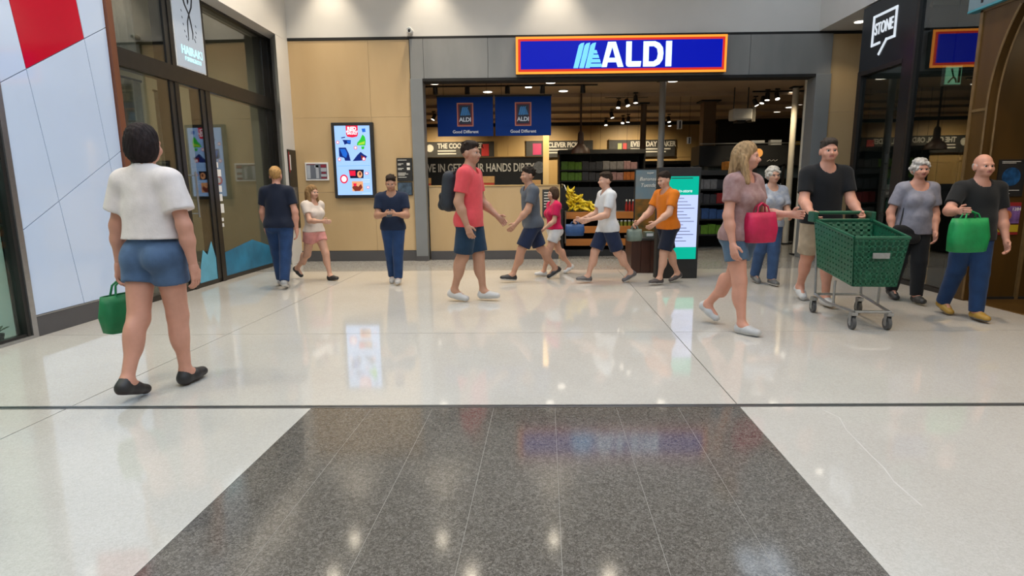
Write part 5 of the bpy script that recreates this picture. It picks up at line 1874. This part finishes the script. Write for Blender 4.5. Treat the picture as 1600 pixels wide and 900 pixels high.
        np_obj('shoe', [m], [pm('shoe_%02d_%02d_%02d' % tuple(int(c * 99) for c in shc), shc, 0.5), M_sole if soc is None else pm('sole_%02d_%02d_%02d' % tuple(int(c * 99) for c in soc), soc, 0.6)], t, ms)
    cz, sz = math.cos(R(head)), math.sin(R(head))
    wp = lambda p: Vector((pos[0] + cz * p[0] - sz * p[1], pos[1] + sz * p[0] + cz * p[1], p[2]))
    return dict(root=t, hand=[wp(x[1]) for x in hands], shoulder=[wp(a[0]) for a in arm], back=wp(T(V(0, .085, .70))), h=h, heading=R(head), T=T, V=V)


BLK = (0.015, 0.015, 0.017)
NAVY = (0.012, 0.020, 0.045)
DENIM = (0.055, 0.095, 0.17)
JEAN = (0.012, 0.032, 0.088)
p1 = person('woman in a white tee and denim shorts walking away at the left, dark bob hair', (-2.36, 3.66), 172, 1.71, 'rosy', 'f', 0.9, legs=((-14, 10), (8, 4)), arms=((0, 17, 5, -9), (-2, 15, 8, -3)), lean=2,
            hair=('bob', (0.018, 0.012, 0.012)), top=(0.66, 0.60, 0.58), sleeve=0.62, hem=0.585, bottom=DENIM, leg_len='mini', shoes=((0.02, 0.018, 0.018), (0.03, 0.02, 0.02)), flare=0.022)
p2 = person('woman in a navy tee and blue jeans seen from behind, blonde bun', (-3.22, 7.68), 190, 1.60, 'rosy', 'f', 1.12, legs=((12, 4), (-12, 10)), arms=((10, 12, 14, 0), (-8, 14, 14, 0)),
            hair=('bun', (0.42, 0.24, 0.09)), top=(0.008, 0.012, 0.026), sleeve=0.6, hem=0.50, bottom=JEAN, leg_len='long', shoes=((0.30, 0.30, 0.30), None))
p3 = person('child in a pale top and pink shorts walking beside the plywood wall', (-2.98, 8.30), 62, 1.40, 'fair', 'f', 0.95, legs=((24, 12), (-18, 30)), arms=((-14, 8, 18, 0), (28, 10, 60, 10)),
            hair=('long', (0.24, 0.14, 0.06)), top=(0.60, 0.52, 0.46), sleeve=0.5, hem=0.53, bottom=(0.46, 0.20, 0.18), leg_len='mini', shoes=(BLK, BLK))
p4 = person('young man in a navy tee and jeans looking at a phone in his hands', (-1.75, 7.92), 6, 1.48, 'tan', 'm', 0.92, legs=((8, 4), (-6, 6)), arms=((14, 8, 84, 34), (14, 8, 84, 34)), nod=16,
            hair=('short', (0.022, 0.014, 0.010)), top=NAVY, sleeve=0.6, hem=0.50, bottom=JEAN, leg_len='long', shoes=((0.42, 0.40, 0.38), None))
p5 = person('tall man in a coral red tee and navy shorts with a dark backpack', (-0.58, 6.62), 76, 1.81, 'tan', 'm', 1.05, legs=((10, 3), (-9, 8)), arms=((10, 8, 40, 6), (-10, 8, 30, 0)), turn=-6,
            hair=('short', (0.025, 0.016, 0.012)), top=(0.66, 0.075, 0.085), sleeve=0.62, hem=0.475, bottom=(0.010, 0.026, 0.050), leg_len='knee', shoes=((0.50, 0.48, 0.46), None))
p6 = person('man in a slate grey tee and navy shorts striding left past the counter', (0.16, 8.10), -72, 1.63, 'tan', 'm', 1.0, legs=((26, 6), (-22, 16)), arms=((22, 8, 22, 0), (-16, 8, 18, 0)), lean=5,
            hair=('short', (0.020, 0.014, 0.010)), top=(0.075, 0.085, 0.105), sleeve=0.62, hem=0.49, bottom=(0.010, 0.016, 0.040), leg_len='knee', shoes=(BLK, None))
p7 = person('child in a raspberry tee and white shorts behind the man in grey', (0.50, 8.62), -70, 1.33, 'fair', 'f', 0.95, legs=((20, 6), (-18, 20)), arms=((16, 8, 40, 0), (-16, 10, 20, 0)),
            hair=('bob', (0.06, 0.035, 0.02)), top=(0.52, 0.012, 0.075), sleeve=0.6, hem=0.54, bottom=(0.46, 0.46, 0.46), leg_len='short', shoes=((0.55, 0.55, 0.55), None))
p8 = person('person in a white tee and navy shorts walking left with a blue bag', (1.18, 7.86), -78, 1.53, 'fair', 'm', 0.98, legs=((-20, 16), (24, 8)), arms=((16, 8, 60, 0), (14, 8, 58, 0)), lean=4,
            hair=('short', (0.035, 0.022, 0.014)), top=(0.56, 0.57, 0.58), sleeve=0.62, hem=0.48, bottom=(0.010, 0.014, 0.034), leg_len='knee', shoes=((0.10, 0.09, 0.09), None))
p9 = person('man in an orange tee reaching towards the timber table beside the totem', (1.96, 7.75), -66, 1.50, 'fair', 'm', 1.02, legs=((14, 6), (-14, 12)), arms=((24, 8, 34, 4), (26, 8, 30, 4)), lean=6, nod=12,
            hair=('short', (0.030, 0.018, 0.012)), top=(0.56, 0.15, 0.008), sleeve=0.6, hem=0.50, bottom=(0.010, 0.014, 0.030), leg_len='knee', shoes=((0.06, 0.05, 0.05), None))
p10 = person('blonde woman in a mauve striped tee and denim shorts striding right', (1.95, 5.16), 36, 1.68, 'rosy', 'f', 1.08, legs=((-14, 26), (10, 4)), arms=((14, 12, 76, 0), (4, 14, 10, 0)), turn=26,
             hair=('long', (0.32, 0.20, 0.10)), top=(0.25, 0.135, 0.125), top2=(0.34, 0.22, 0.21), sleeve=0.55, hem=0.50, bottom=(0.06, 0.10, 0.15), leg_len='short', shoes=((0.45, 0.45, 0.45), None))
p11 = person('grey haired woman in a pale blue top and jeans in the store entrance', (3.25, 7.62), 4, 1.53, 'fair', 'f', 1.1, legs=((6, 4), (-10, 10)), arms=((18, 8, 58, 18), (18, 8, 58, 18)),
             hair=('curly', (0.50, 0.47, 0.42)), top=(0.24, 0.28, 0.36), top2=(0.40, 0.42, 0.46), sleeve=0.7, hem=0.50, bottom=(0.030, 0.06, 0.13), leg_len='long', shoes=((0.10, 0.10, 0.10), None), glasses=True)
p12 = person('man in a black tee pushing the green shopping trolley', (3.27, 6.36), -6, 1.79, 'rosy', 'm', 1.12, legs=((12, 6), (-14, 12)), arms=((18, 8, 44, 0), (18, 8, 44, 0)), lean=5, turn=-4,
             hair=('short', (0.045, 0.035, 0.028)), top=(0.009, 0.010, 0.012), sleeve=0.66, hem=0.50, bottom=(0.30, 0.24, 0.17), leg_len='knee', shoes=((0.5, 0.5, 0.5), None), curl=1.5)
p13 = person('silver haired woman in a lilac grey tee and black trousers', (4.31, 6.42), -8, 1.56, 'rosy', 'f', 1.16, legs=((10, 4), (-10, 10)), arms=((4, 10, 24, 8), (-2, 20, 22, 0)),
             hair=('curly', (0.46, 0.44, 0.41)), top=(0.20, 0.20, 0.25), top2=(0.27, 0.27, 0.32), sleeve=0.66, hem=0.485, bottom=(0.010, 0.010, 0.011), leg_len='long', shoes=((0.03, 0.03, 0.03), BLK), neck_w=1.35, belly=0.01)
p14 = person('bald man in a black tee and blue jeans at the right edge', (4.34, 5.60), -4, 1.57, 'rosy', 'm', 1.18, legs=((10, 5), (-12, 12)), arms=((4, 10, 20, 0), (26, 32, 66, -14)),
             hair=('bald', (0.46, 0.43, 0.40)), top=(0.012, 0.013, 0.014), sleeve=0.66, hem=0.49, bottom=(0.010, 0.030, 0.085), leg_len='long', shoes=((0.34, 0.20, 0.03), (0.1, 0.1, 0.1)), belly=0.012)

# ------------------------------------------------------------------ what they carry
def tote(label, hand, w, hgt, d, col, rz, cat='bag', drop=0.16, name='shopping_bag'):
    """open soft bag whose two handles reach the hand"""
    bz = hand.z - drop - hgt
    t = thing(name, label, cat, (hand.x, hand.y, bz), rz)
    m = pm('bag_%02d_%02d_%02d' % tuple(int(c * 99) for c in col), col, 0.6, noise=(7, 0.2), bump=(14, 0.4))
    k = 9
    vs_, fs = [], []
    rings = [(0.0, .82, .8), (.03, .95, 1.0), (.45, 1.03, 1.05), (.8, 1.0, .8), (1.0, .96, .45)]
    for z, sx, sy in rings:
        for i in range(24):
            a = 2 * math.pi * i / 24
            c_, s_ = math.cos(a), math.sin(a)
            q = (abs(c_) ** 4 + abs(s_) ** 4) ** -0.25
            vs_.append((c_ * q * w / 2 * sx * (1 + .02 * math.sin(5 * a + 9 * z)), s_ * q * d / 2 * sy * (1 + .05 * math.sin(3 * a + 7 * z)), z * hgt))
    for j in range(len(rings) - 1):
        for i in range(24):
            fs.append((j * 24 + i, j * 24 + (i + 1) % 24, (j + 1) * 24 + (i + 1) % 24, (j + 1) * 24 + i))
    fs.append(tuple(range(24))[::-1])
    mb_ = MB()
    mb_.add(vs_, fs)
    o = mb_.build('bag_body', m, t, smooth=True, local=True)
    sd = o.modifiers.new('thick', 'SOLIDIFY')
    sd.thickness = 0.004
    for s in (1, -1):
        pts = [(-w * .22, s * d * .2, hgt * .96), (-w * .17, s * d * .12, hgt + drop * .6), (0, s * .006, hgt + drop), (w * .17, s * d * .12, hgt + drop * .6), (w * .22, s * d * .2, hgt * .96)]
        MB().tube(pts, 0.007, 6).build('handle', m, t, local=True)
    return t


tote('green shopping bag in the left hand of the woman in the white tee', p1['hand'][0] + Vector((0, 0, -0.01)), 0.30, 0.25, 0.13, (0.004, 0.17, 0.055), p1['heading'] + R(80), drop=0.10)
tote('blue bag carried by the person in the white tee', p8['hand'][1] + Vector((-0.02, 0, 0)), 0.26, 0.16, 0.13, (0.010, 0.05, 0.15), p8['heading'] + R(80), drop=0.04)
tote('grey green carrier bag held by the man in orange', p9['hand'][1], 0.20, 0.16, 0.12, (0.13, 0.17, 0.14), R(10), drop=0.05)
tote('raspberry red bag on the arm of the blonde woman', p10['hand'][0] + Vector((-0.30, 0.08, 0.10)), 0.30, 0.26, 0.14, (0.46, 0.004, 0.055), R(20), drop=0.08)
tote('green shopping bag held by the bald man', p14['hand'][1] + Vector((0.06, -0.02, 0)), 0.36, 0.30, 0.14, (0.004, 0.25, 0.065), R(10), drop=0.06)

# phone
hp_ = (p4['hand'][0] + p4['hand'][1]) / 2
t = thing('phone', 'small dark phone in the hands of the young man in navy', 'phone', hp_)
m = MB().box(-.036, .036, -.075, .075, -.004, .004)
o = m.build('case', M_dark, t, bevel=0.003, local=True); o.rotation_euler = (R(35), 0, 0)
m = MB().box(-.032, .032, -.07, .07, .004, .0055)
o = m.build('screen', pm('phone_glass', (0.03, 0.035, 0.045), 0.1), t, local=True); o.rotation_euler = (R(35), 0, 0)

# backpack
b = p5['back']
t = thing('backpack', 'dark blue grey backpack worn by the man in coral red', 'backpack', (b.x, b.y, b.z - 0.27), p5['heading'])
M_bp = pm('backpack_fabric', (0.016, 0.020, 0.027), 0.75, noise=(14, 0.25), bump=(60, 0.2))
M_bp2 = pm('backpack_dark', (0.010, 0.012, 0.016), 0.7, noise=(14, 0.2))
bz = np.array([0, 0.06, 0.0])
np_obj('pack_body', [sdf_mesh([Cap(bz + (-.07, .02, .12), bz + (-.07, .0, .40), .095, .085, k=.05), Cap(bz + (.07, .02, .12), bz + (.07, .0, .40), .095, .085, k=.05)], .010, .06)], M_bp, t)
np_obj('front_pocket', [sdf_mesh([Cap(bz + (-.06, .095, .10), bz + (.06, .095, .10), .06, .06), Cap(bz + (-.06, .09, .20), bz + (.06, .09, .20), .05, .05)], .009, .05)], M_bp2, t)
MB().tube([(-.03, .05, .49), (-.03, .06, .53), (.03, .06, .53), (.03, .05, .49)], .008, 6).build('top_handle', M_bp2, t, local=True)
for s in (1, -1):
    MB().tube([(s * .10, 0.0, .46), (s * .115, -.07, .50), (s * .12, -.155, .47), (s * .125, -.20, .36), (s * .14, -.17, .24), (s * .15, -.08, .12), (s * .12, 0.0, .07)], .016, 8).build('shoulder_strap', M_bp2, t, local=True)

# black handbag of the silver haired woman
s_ = p13['shoulder'][1]
t = thing('handbag', 'black shoulder bag at the hip of the silver haired woman', 'bag', (s_.x + 0.03, s_.y - 0.09, 0.66), p13['heading'])
np_obj('bag_body', [sdf_mesh([Cap((-.09, 0, .06), (.09, 0, .06), .06, .06, (1, .7, 1)), Cap((-.09, 0, .15), (.09, 0, .15), .055, .055, (1, .7, 1))], .008, .04)], cloth('handbag', (0.012, 0.012, 0.013)), t)
MB().tube([(-.07, 0, .18), (-.03, 0.03, .40), (0.03, .08, .60), (.05, .13, .62)], .007, 6).build('strap', M_bp2, t, local=True)

# ------------------------------------------------------------------ green shopping trolley
M_tg = pm('trolley_green', (0.003, 0.085, 0.040), 0.4, noise=(8, 0.15))
M_tgd = pm('trolley_dark_green', (0.003, 0.075, 0.036), 0.45, noise=(8, 0.15))
M_steel = pm('galvanised_steel', (0.36, 0.36, 0.35), 0.35, 0.85, noise=(20, 0.1))
M_tyre = pm('grey_tyre', (0.07, 0.07, 0.07), 0.6)
t = thing('shopping_trolley', 'green plastic shopping trolley pushed by the man in black', 'trolley', (3.20, 5.50, 0), R(-6))
# local: front is -Y. basket corners (bottom, top)
bw0, bw1, tw0, tw1 = 0.18, 0.215, 0.225, 0.27      # half widths bottom front/back, top front/back
yf, yb, zb, ztf, ztb = -0.42, 0.36, 0.40, 0.84, 0.95


def panel_grid(name, A, B, C_, D, nu, nv, thick=0.008, hole=0.62):
    """a panel A(bottom left) B(bottom right) C(top right) D(top left) made of crossing strips"""
    A, B, C_, D = (Vector(q) for q in (A, B, C_, D))
    nrm = (B - A).cross(D - A).normalized() * thick
    pt = lambda u, v: A.lerp(B, u).lerp(D.lerp(C_, u), v)
    m_ = MB()

    def strip(u0, u1, v0, v1):
        q = [pt(u0, v0), pt(u1, v0), pt(u1, v1), pt(u0, v1)]
        m_.prism(q, nrm)
    for i in range(nu + 1):
        u = i / nu
        w = (1 - hole) / nu / 2
        strip(max(0, u - w), min(1, u + w), 0, 1)
    for j in range(nv + 1):
        v = j / nv
        w = (1 - hole) / nv / 2
        strip(0, 1, max(0, v - w), min(1, v + w))
    return m_.build(name, M_tg, t, local=True)


panel_grid('front_panel', (-bw0, yf + .05, zb), (bw0, yf + .05, zb), (tw0, yf, ztf), (-tw0, yf, ztf), 9, 9, hole=0.30)
panel_grid('rear_panel', (-bw1, yb - .02, zb + .08), (bw1, yb - .02, zb + .08), (tw1, yb, ztb), (-tw1, yb, ztb), 9, 9, hole=0.30)
panel_grid('side_panel', (-bw1, yb - .02, zb + .08), (-bw0, yf + .05, zb), (-tw0, yf, ztf), (-tw1, yb, ztb), 13, 9, hole=0.30)
panel_grid('side_panel', (bw0, yf + .05, zb), (bw1, yb - .02, zb + .08), (tw1, yb, ztb), (tw0, yf, ztf), 13, 9, hole=0.30)
panel_grid('basket_floor', (-bw0, yf + .05, zb), (bw0, yf + .05, zb), (bw1, yb - .02, zb + .08), (-bw1, yb - .02, zb + .08), 8, 12, hole=0.45)
MB().tube([(-tw0, yf, ztf), (tw0, yf, ztf), (tw1, yb, ztb), (-tw1, yb, ztb), (-tw0, yf, ztf)], 0.016, 8).build('rim', M_tg, t, local=True)
panel_grid('seat_flap', (-bw1, yb - .17, zb + .22), (bw1, yb - .17, zb + .22), (tw1 * .93, yb - .05, ztb - .02), (-tw1 * .93, yb - .05, ztb - .02), 7, 6, hole=0.4)
MB().box(-.07, .07, yf - .022, yf - .012, .66, .71).build('badge', M_steel, t, local=True)
MB().tube([(-tw1 - .01, yb + .12, 1.02), (tw1 + .01, yb + .12, 1.02)], 0.019, 10).build('handle', M_tg, t, local=True)
for s in (1, -1):
    MB().box(s * tw1 - .022, s * tw1 + .022, yb - .03, yb + .14, .93, 1.035).build('handle_bracket', M_tgd, t, local=True, bevel=0.01)
    MB().tube([(s * .22, yb + .0, .93), (s * .22, yb + .02, .55), (s * .22, yb - .02, .20), (s * .22, .05, .17), (s * .15, yf + .04, .17)], .013, 8).build('chassis_tube', M_steel, t, local=True)
MB().tube([(-.15, yf + .04, .17), (.15, yf + .04, .17)], .013, 8).build('chassis_bar', M_steel, t, local=True)
MB().tube([(-.22, yb - .02, .20), (.22, yb - .02, .20)], .013, 8).build('chassis_bar', M_steel, t, local=True)
MB().tube([(-.20, -.05, .40), (-.20, -.05, .17)], .011, 6).build('basket_strut', M_steel, t, local=True)
MB().tube([(.20, -.05, .40), (.20, -.05, .17)], .011, 6).build('basket_strut', M_steel, t, local=True)
for x, y in ((-.15, yf + .04), (.15, yf + .04), (-.22, yb - .02), (.22, yb - .02)):
    w_ = MB().lathe((x, y + .03, .062), [(.030, -.016), (.061, -.014), (.061, .014), (.030, .016)], 20, 'X').build('wheel', M_tyre, t, smooth='auto', local=True)
    MB().lathe((x, y + .03, .062), [(.028, -.019), (.028, .019)], 12, 'X').build('hub', M_steel, w_, local=True)
    m = MB()
    for s in (1, -1):
        m.box(x + s * .022 - .002, x + s * .022 + .002, y + .005, y + .05, .05, .14)
    m.box(x - .024, x + .024, y - .02, y + .05, .135, .165)
    m.build('castor_fork', M_steel, t, local=True)
# ------------------------------------------------------------------ mall lamps
M_mall = glow('mall_lamp_disc', (1.0, 0.88, 0.68), 25.0)


def mall_light(label, x, y, z, r, power, color=(1, 0.86, 0.66), spot=115, blend=0.7, grp=None):
    t = thing('ceiling_downlight', label, 'lamp', (x, y, z - 0.02), group=grp)
    MB().lathe((x, y, z - 0.02), [(r * 1.15, 0.0), (r * 1.15, 0.02), (r, 0.02)], 24).build('ring', M_paper, t)
    MB().lathe((x, y, z - 0.026), [(r * 0.97, 0.0), (r * 0.97, 0.005)], 24).build('diffuser', M_mall, t)
    light('downlight_beam', 'SPOT', (x, y, z - 0.04), power, color, r, spot=spot, blend=blend)


for x in (-3.25, -1.55, 0.6):
    mall_light('warm ceiling downlight washing the white bulkhead', x, 10.12, CZ, 0.09, 120 * WARM, spot=72, grp='downlights along the front bulkhead')
for x in (-3.3, -0.9, 1.5):
    for y in (7.9, 9.0):
        mall_light('warm ceiling downlight over the concourse', x, y, CZ, 0.10, 130 * WARM, spot=110, grp='downlights over the concourse')
for y in (0.5, 3.0, 5.5):
    mall_light('warm ceiling downlight along the right of the concourse', 4.2, y, CZ, 0.10, 170 * WARM, (1, 0.76, 0.50), spot=115, grp='downlights along the right side')
    mall_light('warm ceiling downlight along the left of the concourse', -3.4, y, CZ, 0.10, 150 * WARM, spot=115, grp='downlights along the left side')
t = downlight('small downlight in the soffit beside the black tower', 5.45, 9.9, 3.885, 0.08, None)
light('soffit_beam', 'SPOT', (5.45, 9.9, 3.84), 16, (1, 0.85, 0.62), 0.05, spot=110)
